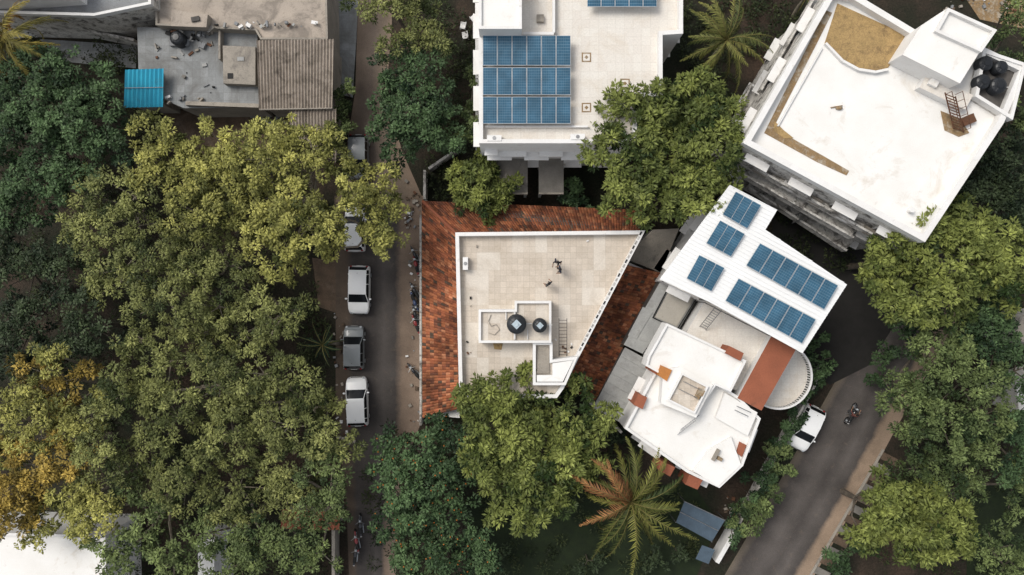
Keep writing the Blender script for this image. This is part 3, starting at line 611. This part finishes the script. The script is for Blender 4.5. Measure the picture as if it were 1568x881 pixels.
def bike(px,py,deg,paint,name='motorcycle'):
    mb=MB()
    for y in (-.63,.66):
        for i in range(14):
            a=2*math.pi*i/14;b=2*math.pi*(i+1)/14
            mb.tube((0,y+.27*math.cos(a),.3+.27*math.sin(a)),(0,y+.27*math.cos(b),.3+.27*math.sin(b)),.05,.05,DARK,6,False)
            if i%3==0: mb.tube((0,y,.3),(0,y+.26*math.cos(a),.3+.26*math.sin(a)),.01,.01,ALU,4)
        mb.tube((-.06,y,.3),(.06,y,.3),.06,.06,ALU,8)
    mb.ell((0,.14,.78),(.15,.27,.13),paint); mb.ell((0,-.32,.78),(.14,.38,.07),DARK); mb.ell((0,-.62,.74),(.11,.18,.09),paint)
    mb.ell((0,.05,.42),(.16,.22,.17),STEEL); mb.tube((-.09,.66,.3),(-.08,.42,.95),.025,.025,ALU);mb.tube((.09,.66,.3),(.08,.42,.95),.025,.025,ALU)
    mb.tube((0,.4,.85),(0,-.3,.6),.04,.04,BLK); mb.tube((0,-.1,.4),(0,-.63,.3),.04,.03,BLK); mb.ell((0,.66,.60),(.08,.24,.05),paint)
    mb.tube((-.36,.30,1.0),(-.1,.42,1.0),.018,.018,STEEL);mb.tube((.36,.30,1.0),(.1,.42,1.0),.018,.018,STEEL);mb.tube((-.1,.42,1.0),(.1,.42,1.0),.02,.02,STEEL)
    mb.ell((0,.50,.93),(.10,.09,.10),ALU); 
    for sg in (-1,1): mb.tube((sg*.28,.34,1.0),(sg*.36,.38,1.16),.008,.008,STEEL,4); mb.ell((sg*.37,.38,1.18),(.06,.02,.04),BLK,8,5); mb.tube((sg*.2,-.05,.32),(sg*.2,.05,.32),.03,.03,DARK)
    mb.tube((.16,.1,.32),(.18,-.6,.38),.035,.05,ALU,8); mb.box(0,-.82,.14,.03,0,.62,.74,WHITE2); mb.tube((-.08,-.1,.3),(-.22,-.15,.02),.015,.015,STEEL)
    o=mb.build(name,None,True); x,y=P(px,py,.6); o.location=(x,y,.014); o.rotation_euler=(0,math.radians(6),math.radians(deg)); return o
for px,py,dg,pt in ((635,393,25,BLK),(636,407,14,RED),(635,448,30,BLK),(636,461,200,BLU),(635,484,15,BLK),(636,498,22,RED),(634,571,40,BLK),(551,806,4,BLK),(545,830,10,RED),(543,850,-8,BLK)): bike(px,py,dg,pt)
rb=bike(1304,634,-28,BLK)
# ------------------------------------------------------------------ people
SKIN=M('skin',(.28,.16,.10),None,3,.6,bmp=0);HAIR=M('hair',(.012,.010,.009),None,5,.6);SHOE=M('shoe_leather',(.05,.035,.03),None,5,.5)
def person(name,px,py,h,deg,pose,shirt,trou,loc=None):
    J={'pel':(0,0,.95,.12),'wai':(0,.0,1.1,.115),'che':(0,0,1.30,.135),'nek':(0,0,1.46,.06),'he1':(0,.015,1.56,.075),'he2':(0,.02,1.66,.088),'he3':(0,.01,1.72,.06)}
    pz={'stand':dict(kn=((-.11,.03,.5),(.11,.03,.5)),an=((-.12,-.02,.09),(.12,-.02,.09)),el=((-.27,-.03,1.14),(.27,-.03,1.14)),wr=((-.24,.16,.98),(.24,.16,.98))),
        'walk':dict(kn=((-.11,.20,.55),(.11,-.04,.5)),an=((-.12,.28,.12),(.12,-.30,.16)),el=((-.28,-.12,1.16),(.28,.10,1.16)),wr=((-.28,.02,.98),(.27,.28,1.04))),
        'ride':dict(kn=((-.22,.36,.62),(.22,.36,.62)),an=((-.22,.02,.30),(.22,.02,.30)),el=((-.34,.18,1.02),(.34,.18,1.02)),wr=((-.34,.44,.98),(.34,.44,.98)))}[pose]
    if pose=='ride':
        for k,(x,y,z,r_) in list(J.items()): J[k]=(x,y-.12+(z-.95)*.28,z-.12,r_)
    E=[('pel','wai'),('wai','che'),('che','nek'),('nek','he1'),('he1','he2'),('he2','he3')]; mt={e_:shirt for e_ in E[:2]}; mt[E[2]]=shirt
    for e_ in E[3:]: mt[e_]=SKIN
    cx,cy,cz,_=J['che']
    for s_,t in ((0,'L'),(1,'R')):
        sg=-1 if s_==0 else 1
        J['sh'+t]=(sg*.185,cy,cz+.08,.062); J['el'+t]=(*pz['el'][s_],.043); J['wr'+t]=(*pz['wr'][s_],.028)
        w=Vector(pz['wr'][s_]); d=(w-Vector(pz['el'][s_])).normalized(); pm=w+d*.07; J['pa'+t]=(*pm,.032)
        J['hi'+t]=(sg*.10,J['pel'][1],J['pel'][2]-.07,.088); J['kn'+t]=(*pz['kn'][s_],.058); J['an'+t]=(*pz['an'][s_],.038)
        a_=pz['an'][s_]; J['to'+t]=(a_[0]+sg*.02,a_[1]+.17,max(.04,a_[2]-.05),.036)
        L_=[('che','sh'+t,shirt),('sh'+t,'el'+t,shirt),('el'+t,'wr'+t,SKIN),('wr'+t,'pa'+t,SKIN),('pel','hi'+t,trou),('hi'+t,'kn'+t,trou),('kn'+t,'an'+t,trou),('an'+t,'to'+t,SHOE)]
        side=d.cross(Vector((0,0,1))).normalized(); dn=Vector((0,0,-1))
        for f,(o_,l_) in enumerate(((-.030,.068),(-.010,.08),(.010,.075),(.030,.058))):
            a=pm+side*o_+d*.03; b=a+d*l_*.55; c=b+(d*.7+dn*.5)*l_*.45
            for nm,v in (('a',a),('b',b),('c',c)): J['f%d%s%s'%(f,nm,t)]=(*v,.009)
            L_+=[('pa'+t,'f%da%s'%(f,t),SKIN),('f%da%s'%(f,t),'f%db%s'%(f,t),SKIN),('f%db%s'%(f,t),'f%dc%s'%(f,t),SKIN)]
        a=w+d*.03-side*sg*.035; b=a+(d*.7-side*sg*.6)*.045; J['ta'+t]=(*a,.012); J['tb'+t]=(*b,.010); L_+=[('wr'+t,'ta'+t,SKIN),('ta'+t,'tb'+t,SKIN)]
        for a,b,m_ in L_: E.append((a,b)); mt[(a,b)]=m_
    ks=list(J); me=bpy.data.meshes.new(name); me.from_pydata([J[k][:3] for k in ks],[(ks.index(a),ks.index(b)) for a,b in E],[])
    o=bpy.data.objects.new('tmp',me); COL.objects.link(o); o.modifiers.new('skin','SKIN'); sv=me.skin_vertices[0].data
    for i,k in enumerate(ks): sv[i].radius=(J[k][3],J[k][3]*(.75 if k in('pel','wai','che') else 1)); sv[i].use_root=(k=='pel')
    sb=o.modifiers.new('sub','SUBSURF'); sb.levels=1; sb.render_levels=1
    dg=bpy.context.evaluated_depsgraph_get(); nm=bpy.data.meshes.new_from_object(o.evaluated_get(dg)); bpy.data.objects.remove(o)
    ms=[]; nm.materials.clear()
    for m_ in (shirt,trou,SKIN,SHOE,HAIR): nm.materials.append(m_); ms.append(m_)
    seg=[(Vector(J[a][:3]),Vector(J[b][:3]),ms.index(mt[(a,b)])) for a,b in E]
    hc_=Vector(J['he2'][:3])
    for p in nm.polygons:
        c=p.center; best=9;bi=0
        for a,b,i in seg:
            ab=b-a; t=max(0,min(1,(c-a).dot(ab)/ab.length_squared)); d_=(a+ab*t-c).length
            if d_<best: best=d_;bi=i
        if (c-hc_).length<.16 and (c.z>hc_.z+.02 or c.y<hc_.y-.03) and bi==2: bi=4
        p.material_index=bi; p.use_smooth=True
    par=group(name,(0,0,0)); b=bpy.data.objects.new('body',nm); COL.objects.link(b); b.parent=par
    mb=MB(); x,y,z=hc_; mb.ell((x,y+.095,z-.03),(.014,.022,.02),SKIN,8,5)
    for sg in (-1,1): mb.ell((x+sg*.088,y,z-.02),(.012,.025,.035),SKIN,8,5); mb.ell((x+sg*.032,y+.083,z),(.013,.008,.009),GLASSD,8,5)
    mb.ell((x,y+.082,z-.075),(.026,.008,.008),TERRA,8,5); mb.ell((x,y-.012,z+.035),(.094,.10,.085),HAIR,12,7); f=mb.build('face_and_hair',None,True); f.parent=par
    X,Y=loc or P(px,py,h+.8); par.location=(X,Y,h); par.rotation_euler=(0,0,math.radians(deg)); return par
DK=M('dark_cloth',(.02,.02,.025),None,4,.9);DK2=M('grey_cloth',(.05,.055,.06),None,4,.9);NAV=M('navy_cloth',(.02,.03,.06),None,4,.9);RC=M('maroon_cloth',(.16,.06,.05),None,4,.9)
person('person_standing',853,402,hz+.005,170,'walk',DK,NAV)
person('person_standing',857,413,hz+.005,100,'stand',NAV,DK)
person('person_standing',840,435,hz+.005,40,'stand',DK2,DK)
person('motorcycle_rider',0,0,.014,-28,'ride',RC,DK2,loc=(rb.location.x,rb.location.y))
def chair(px,py,deg):
    mb=MB(); mb.box(0,0,.46,.44,0,.40,.43,WHITE2); mb.box(0,-.23,.46,.04,0,.43,.86,WHITE2)
    for sx in (-.21,.21):
        mb.box(sx,0,.05,.42,0,.62,.65,WHITE2); mb.tube((sx,.19,.64),(sx*1.1,.22,0),.02,.025,WHITE2); mb.tube((sx,-.2,.42),(sx*1.1,-.25,0),.02,.025,WHITE2)
    o=mb.build('plastic_chair'); o.location=(*P(px,py,.4),0); o.rotation_euler=(0,0,math.radians(deg))
chair(709,40,80);chair(712,55,100);chair(725,28,40)
mb=MB(); rs=random.Random(5)
for i in range(190):
    x,y=rs.choice([(rs.gauss(629,5),rs.gauss(322,14)),(rs.uniform(622,644),rs.uniform(300,650)),(rs.uniform(512,526),rs.uniform(480,700)),(rs.uniform(1110,1125),rs.uniform(760,800)),(rs.uniform(1440,1560),rs.uniform(-5,18)),(rs.gauss(530,6),rs.gauss(672,8))])
    w=rs.uniform(.05,.30); mb.box(*P(x,y,0),w,w*rs.uniform(.4,1),rs.uniform(0,3),.01,.05+w*.5,rs.choice([CONC,CONC,SLATE,SOIL,CONC2,RUST,WHITE2]))
mb.build('rubble')
# ------------------------------------------------------------------ vegetation
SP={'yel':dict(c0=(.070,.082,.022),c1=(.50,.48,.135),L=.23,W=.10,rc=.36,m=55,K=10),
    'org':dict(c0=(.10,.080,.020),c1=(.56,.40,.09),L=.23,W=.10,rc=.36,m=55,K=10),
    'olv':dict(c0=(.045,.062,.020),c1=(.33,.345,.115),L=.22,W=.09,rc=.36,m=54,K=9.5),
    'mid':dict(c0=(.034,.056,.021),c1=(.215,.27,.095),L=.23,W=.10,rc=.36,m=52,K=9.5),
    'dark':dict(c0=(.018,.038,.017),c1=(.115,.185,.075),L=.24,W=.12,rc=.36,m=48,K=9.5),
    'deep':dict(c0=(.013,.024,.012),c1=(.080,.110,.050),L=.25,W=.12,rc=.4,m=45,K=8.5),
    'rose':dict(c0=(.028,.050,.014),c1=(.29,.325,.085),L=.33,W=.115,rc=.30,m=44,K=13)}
def leaves(cent,rc,col,m,L,W,rs,flat=.65,cup=.35):
    n=len(cent); N=n*m
    d=rs.normal(size=(N,3)); d[:,2]=d[:,2]*.8+.35; d/=np.linalg.norm(d,axis=1)[:,None]
    rad=rs.uniform(.3,1.0,N)[:,None]*np.repeat(rc,m)[:,None]
    pos=np.repeat(cent,m,0)+d*rad*np.array([1,1,flat])
    ax=d*np.array([1,1,.5])+rs.normal(size=(N,3))*.4; ax[:,2]+=cup*.2-.1; ax/=np.linalg.norm(ax,axis=1)[:,None]
    up=np.array([0,0,1.])+d*.45+rs.normal(size=(N,3))*.32; up-=ax*(up*ax).sum(1)[:,None]; up/=np.linalg.norm(up,axis=1)[:,None]
    sd=np.cross(ax,up); sz=rs.uniform(.7,1.3,N)[:,None]
    v=np.empty((N,4,3)); v[:,0]=pos; v[:,1]=pos+ax*L*.5*sz+sd*W*.5*sz+up*.01; v[:,2]=pos+ax*L*sz-up*.03*sz; v[:,3]=pos+ax*L*.5*sz-sd*W*.5*sz+up*.01
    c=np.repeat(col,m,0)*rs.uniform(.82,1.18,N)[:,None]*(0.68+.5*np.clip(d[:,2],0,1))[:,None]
    return v.reshape(-1,3),np.repeat(c,4,0)
def leafobj(name,V_,C_,par):
    n=len(V_)//4; me=bpy.data.meshes.new(name); me.vertices.add(n*4); me.vertices.foreach_set('co',V_.astype(np.float32).ravel())
    me.loops.add(n*4); me.loops.foreach_set('vertex_index',np.arange(n*4,dtype=np.int32)); me.polygons.add(n)
    me.polygons.foreach_set('loop_start',np.arange(0,n*4,4,dtype=np.int32)); me.polygons.foreach_set('loop_total',np.full(n,4,dtype=np.int32))
    me.update(calc_edges=True); at=me.color_attributes.new('Col','FLOAT_COLOR','POINT')
    cc=np.ones((n*4,4),np.float32); cc[:,:3]=C_; at.data.foreach_set('color',cc.ravel()); me.materials.append(LEAF)
    o=bpy.data.objects.new(name,me); COL.objects.link(o); adopt(o,par); return o
seedc=[100]; TOT=[0]
def tree(name,lobes,sp,zc=7.0,trunk=None,dens=1.0,bark=None,fruit=None,single=False):
    # a spread of foliage wider than one crown is several trees of that kind
    if not single and len(lobes)>6:
        k=int(math.ceil(len(lobes)/5.0)); pts=np.array([l[:2] for l in lobes],float); cen=pts[np.linspace(0,len(pts)-1,k).astype(int)].copy()
        for _ in range(12):
            lab=np.argmin(((pts[:,None]-cen[None])**2).sum(2),1)
            for j in range(k):
                if (lab==j).any(): cen[j]=pts[lab==j].mean(0)
        for j in range(k):
            sub=[l for l,a in zip(lobes,lab) if a==j]
            if sub: tree1(name,sub,sp,zc,None,dens,bark,fruit,single)
        return
    tree1(name,lobes,sp,zc,trunk,dens,bark,fruit,single)
def tree1(name,lobes,sp,zc,trunk,dens,bark,fruit,single):
    seedc[0]+=1; rs=np.random.RandomState(seedc[0]); Vs=[];Cs=[]; mb=MB(); bark=bark or BARK
    Ls=[]
    for lb in lobes:
        px,py,r=lb[:3]; s_=SP[lb[3]] if len(lb)>3 else SP[sp]; z=zc+rs.uniform(-1.1,.8)*min(1,zc/5)
        x,y=P(px,py,z); Ls.append((x,y,z,r*S*(H-z)/H,s_))
    cx=np.mean([l[0] for l in Ls]);cy=np.mean([l[1] for l in Ls])
    if trunk: cx,cy=P(*trunk,0)
    par=group(name,(cx,cy,0)); R=max(math.hypot(l[0]-cx,l[1]-cy) for l in Ls); tr=min(.42,.12+.03*R+.01*len(Ls)); fz=zc*.38
    if not single:
        mb.tube((cx,cy,-.1),(cx+.1,cy,fz*.5),tr*1.25,tr,bark,9); mb.tube((cx+.1,cy,fz*.5),(cx,cy+.1,fz),tr,tr*.85,bark,9)
    for x,y,z,r,s_ in Ls:
        e_=Vector((x,y,z-r*.35))
        if single: mb.tube((x,y,-.05),tuple(e_),.06,.04,bark,6)
        else:
            b=Vector((cx,cy+.1,fz)); mid=b.lerp(e_,.5)+Vector((rs.uniform(-.5,.5),rs.uniform(-.5,.5),rs.uniform(-.6,.2)))
            mb.tube(b,mid,tr*.5,tr*.33,bark,6);mb.tube(mid,e_,tr*.33,tr*.2,bark,6)
        k=max(2,int(1.5*r*r**.35+2.2*min(1,r))); sr0=r*.86/math.sqrt(k)*1.22; ph=rs.uniform(0,6.28)
        for i in range(k):
            q=math.sqrt((i+.45)/k); a=i*2.3999+ph+rs.uniform(-.3,.3); rad=q*r*rs.uniform(.78,1.06); sr=sr0*rs.uniform(.72,1.22)
            cz=z+r*.42*(1-q*q)+rs.uniform(-.55,.55)*min(1,r); sc_=np.array([x+rad*math.cos(a),y+rad*math.sin(a),cz])
            mb.tube(e_,tuple(sc_-np.array([0,0,sr*.3])),.05*min(1.2,r),.025,bark,4,False)
            n=max(3,int(s_['K']*sr*sr*dens)); d=rs.normal(size=(n,3)); d[:,2]=np.abs(d[:,2])*.9-.3; d/=np.linalg.norm(d,axis=1)[:,None]
            rr=rs.uniform(.3,1.05,n)**.5*sr; cen=sc_+d*rr[:,None]*np.array([1,1,.8]); rc=s_['rc']*rs.uniform(.65,1.35,n)*min(1,.5+r*.4)
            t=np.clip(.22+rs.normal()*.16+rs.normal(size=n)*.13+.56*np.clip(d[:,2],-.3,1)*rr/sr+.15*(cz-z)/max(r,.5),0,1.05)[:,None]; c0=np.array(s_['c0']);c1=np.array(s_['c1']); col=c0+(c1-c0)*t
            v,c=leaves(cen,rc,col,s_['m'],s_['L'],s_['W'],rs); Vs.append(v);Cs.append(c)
            if fruit:
                for j in range(0,n,3): mb.ell(tuple(cen[j]+np.array([rs.uniform(-.3,.3),rs.uniform(-.3,.3),rc[j]*.6])),(.06,.06,.06),fruit,6,4)
    V_=np.concatenate(Vs);C_=np.concatenate(Cs); TOT[0]+=len(V_)//4
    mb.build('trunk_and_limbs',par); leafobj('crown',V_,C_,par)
BB=BARKP
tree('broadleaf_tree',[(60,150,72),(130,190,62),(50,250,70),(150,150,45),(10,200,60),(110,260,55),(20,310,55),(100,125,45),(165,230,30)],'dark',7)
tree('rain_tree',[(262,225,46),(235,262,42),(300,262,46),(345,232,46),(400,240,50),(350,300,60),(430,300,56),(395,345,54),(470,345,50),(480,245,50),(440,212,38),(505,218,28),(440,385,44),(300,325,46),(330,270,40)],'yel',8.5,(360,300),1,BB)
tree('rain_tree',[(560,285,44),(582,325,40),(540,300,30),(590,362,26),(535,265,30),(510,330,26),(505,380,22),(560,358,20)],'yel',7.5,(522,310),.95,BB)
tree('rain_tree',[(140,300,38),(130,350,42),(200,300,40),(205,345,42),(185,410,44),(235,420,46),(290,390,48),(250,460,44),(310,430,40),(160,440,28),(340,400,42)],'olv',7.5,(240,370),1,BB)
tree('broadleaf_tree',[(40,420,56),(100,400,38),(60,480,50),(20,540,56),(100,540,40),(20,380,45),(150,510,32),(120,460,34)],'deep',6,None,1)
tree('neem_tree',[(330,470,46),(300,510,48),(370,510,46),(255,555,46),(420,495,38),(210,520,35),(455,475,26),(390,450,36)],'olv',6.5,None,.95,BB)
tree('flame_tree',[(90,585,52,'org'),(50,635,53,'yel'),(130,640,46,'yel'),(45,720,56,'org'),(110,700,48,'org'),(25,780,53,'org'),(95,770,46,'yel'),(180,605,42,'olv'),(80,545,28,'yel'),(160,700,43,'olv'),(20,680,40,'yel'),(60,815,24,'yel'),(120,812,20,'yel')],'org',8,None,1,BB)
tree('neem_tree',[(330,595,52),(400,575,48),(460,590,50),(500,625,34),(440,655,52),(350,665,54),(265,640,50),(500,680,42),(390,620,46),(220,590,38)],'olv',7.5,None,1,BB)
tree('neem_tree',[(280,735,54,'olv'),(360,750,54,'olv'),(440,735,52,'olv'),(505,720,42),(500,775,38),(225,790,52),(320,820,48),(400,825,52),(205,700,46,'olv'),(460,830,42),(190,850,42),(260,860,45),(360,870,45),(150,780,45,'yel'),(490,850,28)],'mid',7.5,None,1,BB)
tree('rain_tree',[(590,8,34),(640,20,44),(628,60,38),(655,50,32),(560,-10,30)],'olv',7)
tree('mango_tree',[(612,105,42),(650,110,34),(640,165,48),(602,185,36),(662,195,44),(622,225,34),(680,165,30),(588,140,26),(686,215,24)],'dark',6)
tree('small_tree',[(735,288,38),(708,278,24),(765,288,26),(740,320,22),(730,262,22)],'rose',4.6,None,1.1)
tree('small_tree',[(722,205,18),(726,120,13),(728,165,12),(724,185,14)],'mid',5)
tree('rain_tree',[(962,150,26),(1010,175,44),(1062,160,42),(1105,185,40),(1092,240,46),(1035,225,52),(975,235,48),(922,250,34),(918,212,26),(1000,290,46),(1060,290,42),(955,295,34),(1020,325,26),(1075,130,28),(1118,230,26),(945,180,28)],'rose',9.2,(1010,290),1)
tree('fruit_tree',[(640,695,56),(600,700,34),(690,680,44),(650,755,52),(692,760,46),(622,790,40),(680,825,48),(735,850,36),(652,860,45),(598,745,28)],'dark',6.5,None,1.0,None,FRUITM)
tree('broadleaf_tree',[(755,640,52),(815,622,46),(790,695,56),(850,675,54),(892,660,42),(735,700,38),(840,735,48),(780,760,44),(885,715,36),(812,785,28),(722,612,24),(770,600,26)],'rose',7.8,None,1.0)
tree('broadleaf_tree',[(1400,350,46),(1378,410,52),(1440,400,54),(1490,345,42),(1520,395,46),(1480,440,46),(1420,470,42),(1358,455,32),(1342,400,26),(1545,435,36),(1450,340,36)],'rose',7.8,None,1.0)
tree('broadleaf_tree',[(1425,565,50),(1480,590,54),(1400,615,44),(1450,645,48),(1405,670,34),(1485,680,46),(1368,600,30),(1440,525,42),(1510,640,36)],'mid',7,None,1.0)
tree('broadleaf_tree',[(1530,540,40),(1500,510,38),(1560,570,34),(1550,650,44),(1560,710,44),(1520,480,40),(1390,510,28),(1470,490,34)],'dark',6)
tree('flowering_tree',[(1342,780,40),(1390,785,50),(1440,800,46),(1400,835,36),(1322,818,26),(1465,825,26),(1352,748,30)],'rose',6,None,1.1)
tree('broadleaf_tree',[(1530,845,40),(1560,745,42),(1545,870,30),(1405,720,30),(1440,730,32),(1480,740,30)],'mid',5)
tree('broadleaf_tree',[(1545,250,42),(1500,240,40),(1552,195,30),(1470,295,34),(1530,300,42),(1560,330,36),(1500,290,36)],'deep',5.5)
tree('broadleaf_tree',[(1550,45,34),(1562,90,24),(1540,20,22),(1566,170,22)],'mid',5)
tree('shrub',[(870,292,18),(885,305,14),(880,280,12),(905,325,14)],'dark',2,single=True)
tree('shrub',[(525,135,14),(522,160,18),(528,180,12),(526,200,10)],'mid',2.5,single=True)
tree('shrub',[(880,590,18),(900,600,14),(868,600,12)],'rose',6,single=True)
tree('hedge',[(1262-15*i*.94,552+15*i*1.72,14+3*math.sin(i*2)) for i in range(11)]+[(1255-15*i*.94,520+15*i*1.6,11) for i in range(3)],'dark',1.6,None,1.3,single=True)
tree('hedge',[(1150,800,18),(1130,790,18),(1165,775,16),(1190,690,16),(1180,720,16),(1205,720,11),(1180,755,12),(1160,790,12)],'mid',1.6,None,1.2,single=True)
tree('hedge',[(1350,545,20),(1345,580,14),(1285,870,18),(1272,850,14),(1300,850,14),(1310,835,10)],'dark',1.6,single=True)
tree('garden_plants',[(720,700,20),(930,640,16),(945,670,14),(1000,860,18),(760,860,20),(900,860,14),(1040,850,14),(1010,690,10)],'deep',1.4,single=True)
rs=np.random.RandomState(9); cen=[]
def scat(n,x0,x1,y0,y1):
    for _ in range(n):
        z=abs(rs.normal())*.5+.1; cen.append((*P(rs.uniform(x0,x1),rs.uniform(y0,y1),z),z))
scat(560,-40,480,240,900);scat(60,470,505,490,900);scat(90,-40,250,60,240);scat(60,655,728,0,300);scat(70,560,700,650,900);scat(110,700,1080,620,900);scat(220,1350,1620,440,900);scat(120,1420,1620,180,440);scat(50,1180,1300,280,420);scat(60,1040,1130,-20,200);scat(40,1120,1240,-20,80)
cen=np.array(cen)
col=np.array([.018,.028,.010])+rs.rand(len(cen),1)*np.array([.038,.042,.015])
keep=[]
for i,(x,y,z) in enumerate(cen):
    px=x/S+CX;py=CY-y/S
    tt=(py-470)/430
    if 420<py and 1345-tt*235-12<px<1500-tt*222: continue
    if 1100<px<1290 and py>440: continue
    keep.append(i)
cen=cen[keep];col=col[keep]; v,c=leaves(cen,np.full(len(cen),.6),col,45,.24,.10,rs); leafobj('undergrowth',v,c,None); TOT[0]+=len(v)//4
def palm(name,px,py,rpx,h,nf,c0,c1,seed,dead=0,cdead=(.30,.13,.03)):
    rs=np.random.RandomState(seed); x,y=P(px,py,h); R=rpx*S*(H-h)/H; par=group(name,(x,y,0)); mb=MB(); mb.tube((x+.3,y-.2,-.1),(x+.1,y,h*.5),.2,.15,BARKP,10); mb.tube((x+.1,y,h*.5),(x,y,h),.15,.13,BARKP,10)
    Vs=[];Cs=[]
    for k in range(nf):
        a=k*2.399+rs.uniform(-.25,.25); t_=k/nf; L=R*rs.uniform(.75,1.15); el=math.radians(72-90*t_); p=Vector((x,y,h)); pts=[p.copy()]; e_=el; n=14; az=a; tw=rs.uniform(-.06,.06)
        for i in range(n):
            st_=L*1.15/n; az+=tw; p=p+Vector((math.cos(az)*math.cos(e_),math.sin(az)*math.cos(e_),math.sin(e_)))*st_; e_-=math.radians(5.5+3.5*t_); pts.append(p.copy())
        cc=np.array(c0)+(np.array(c1)-np.array(c0))*rs.rand()
        ca=math.cos(a-math.radians(120))
        isd=dead>0 and ca>1-dead*2.2 and rs.rand()<.6
        if isd: cc=np.array(cdead)*rs.uniform(.5,1.25)
        for i in range(n): mb.tube(pts[i],pts[i+1],.03*(1-i/n)+.01,.03*(1-(i+1)/n)+.01,FROND,4,False)
        for i in range(1,n):
          for f in (0,.33,.66):
            q=pts[i].lerp(pts[i+1],f); d=(pts[i+1]-pts[i]).normalized(); s_=d.cross(Vector((0,0,1))).normalized(); u=s_.cross(d)
            ll=(.44*(math.sin(math.pi*min(1,(i+f)/n*.85+.15)))+.10)*R/3.6*rs.uniform(.75,1.2)
            for sg in (-1,1):
                ax=(s_*sg*.75+d*1.0+Vector((0,0,-.5-.6*rs.rand()))+Vector(rs.normal(size=3))*.18).normalized(); w=ax.cross(u).normalized()*.020*R/3.2*1.3
                Vs+= [q-w,q+w,q+ax*ll*.6+w*.8+u*.02,q+ax*ll]; cl=cc*rs.uniform(.55,1.4)*(.7+.6*i/n); Cs+=[cl]*4
    mb.build('trunk_and_fronds',par); leafobj('leaflets',np.array([tuple(v) for v in Vs]),np.array(Cs),par)
palm('coconut_palm',1112,62,76,8.5,28,(.05,.07,.02),(.20,.20,.055),1)
palm('coconut_palm',966,768,98,7.5,38,(.030,.050,.014),(.19,.19,.045),2,.38,(.25,.115,.045))
palm('coconut_palm',8,62,90,7.5,26,(.11,.11,.03),(.34,.27,.06),3,.2,(.35,.2,.05))
palm('fern_palm',494,528,34,4.5,16,(.012,.035,.02),(.03,.08,.04),4)
palm('garden_palm',1235,-4,34,3.5,12,(.03,.05,.02),(.06,.08,.03),5)
# ------------------------------------------------------------------ light, world, camera
d=Vector((-.60,.42,1.0)).normalized()
sun=bpy.data.lights.new('sun','SUN'); sun.energy=1.9; sun.angle=math.radians(26); sun.color=(1,.95,.87)
so=bpy.data.objects.new('sun',sun); so.rotation_euler=(-d).to_track_quat('-Z','Y').to_euler(); so.location=(0,0,50); COL.objects.link(so)
w=bpy.data.worlds.new('World'); sc.world=w; w.use_nodes=True; nt=w.node_tree; bg=nt.nodes['Background']
sky=nt.nodes.new('ShaderNodeTexSky'); sky.sky_type='NISHITA'; sky.sun_disc=False; sky.sun_elevation=math.asin(d.z); sky.sun_rotation=math.atan2(d.x,d.y); sky.dust_density=3; sky.air_density=1.2
hs=nt.nodes.new('ShaderNodeHueSaturation'); hs.inputs['Saturation'].default_value=.30; hs.inputs['Value'].default_value=1.15; nt.links.new(sky.outputs[0],hs.inputs['Color']); nt.links.new(hs.outputs[0],bg.inputs[0]); bg.inputs[1].default_value=.15
cam=bpy.data.cameras.new('camera'); cam.sensor_width=36; cam.lens=18*H/(CX*S); cam.clip_end=2000; co=bpy.data.objects.new('camera',cam); co.location=(0,0,H); COL.objects.link(co); sc.camera=co
sc.view_settings.view_transform='Standard'; sc.view_settings.look='None'; sc.view_settings.exposure=0
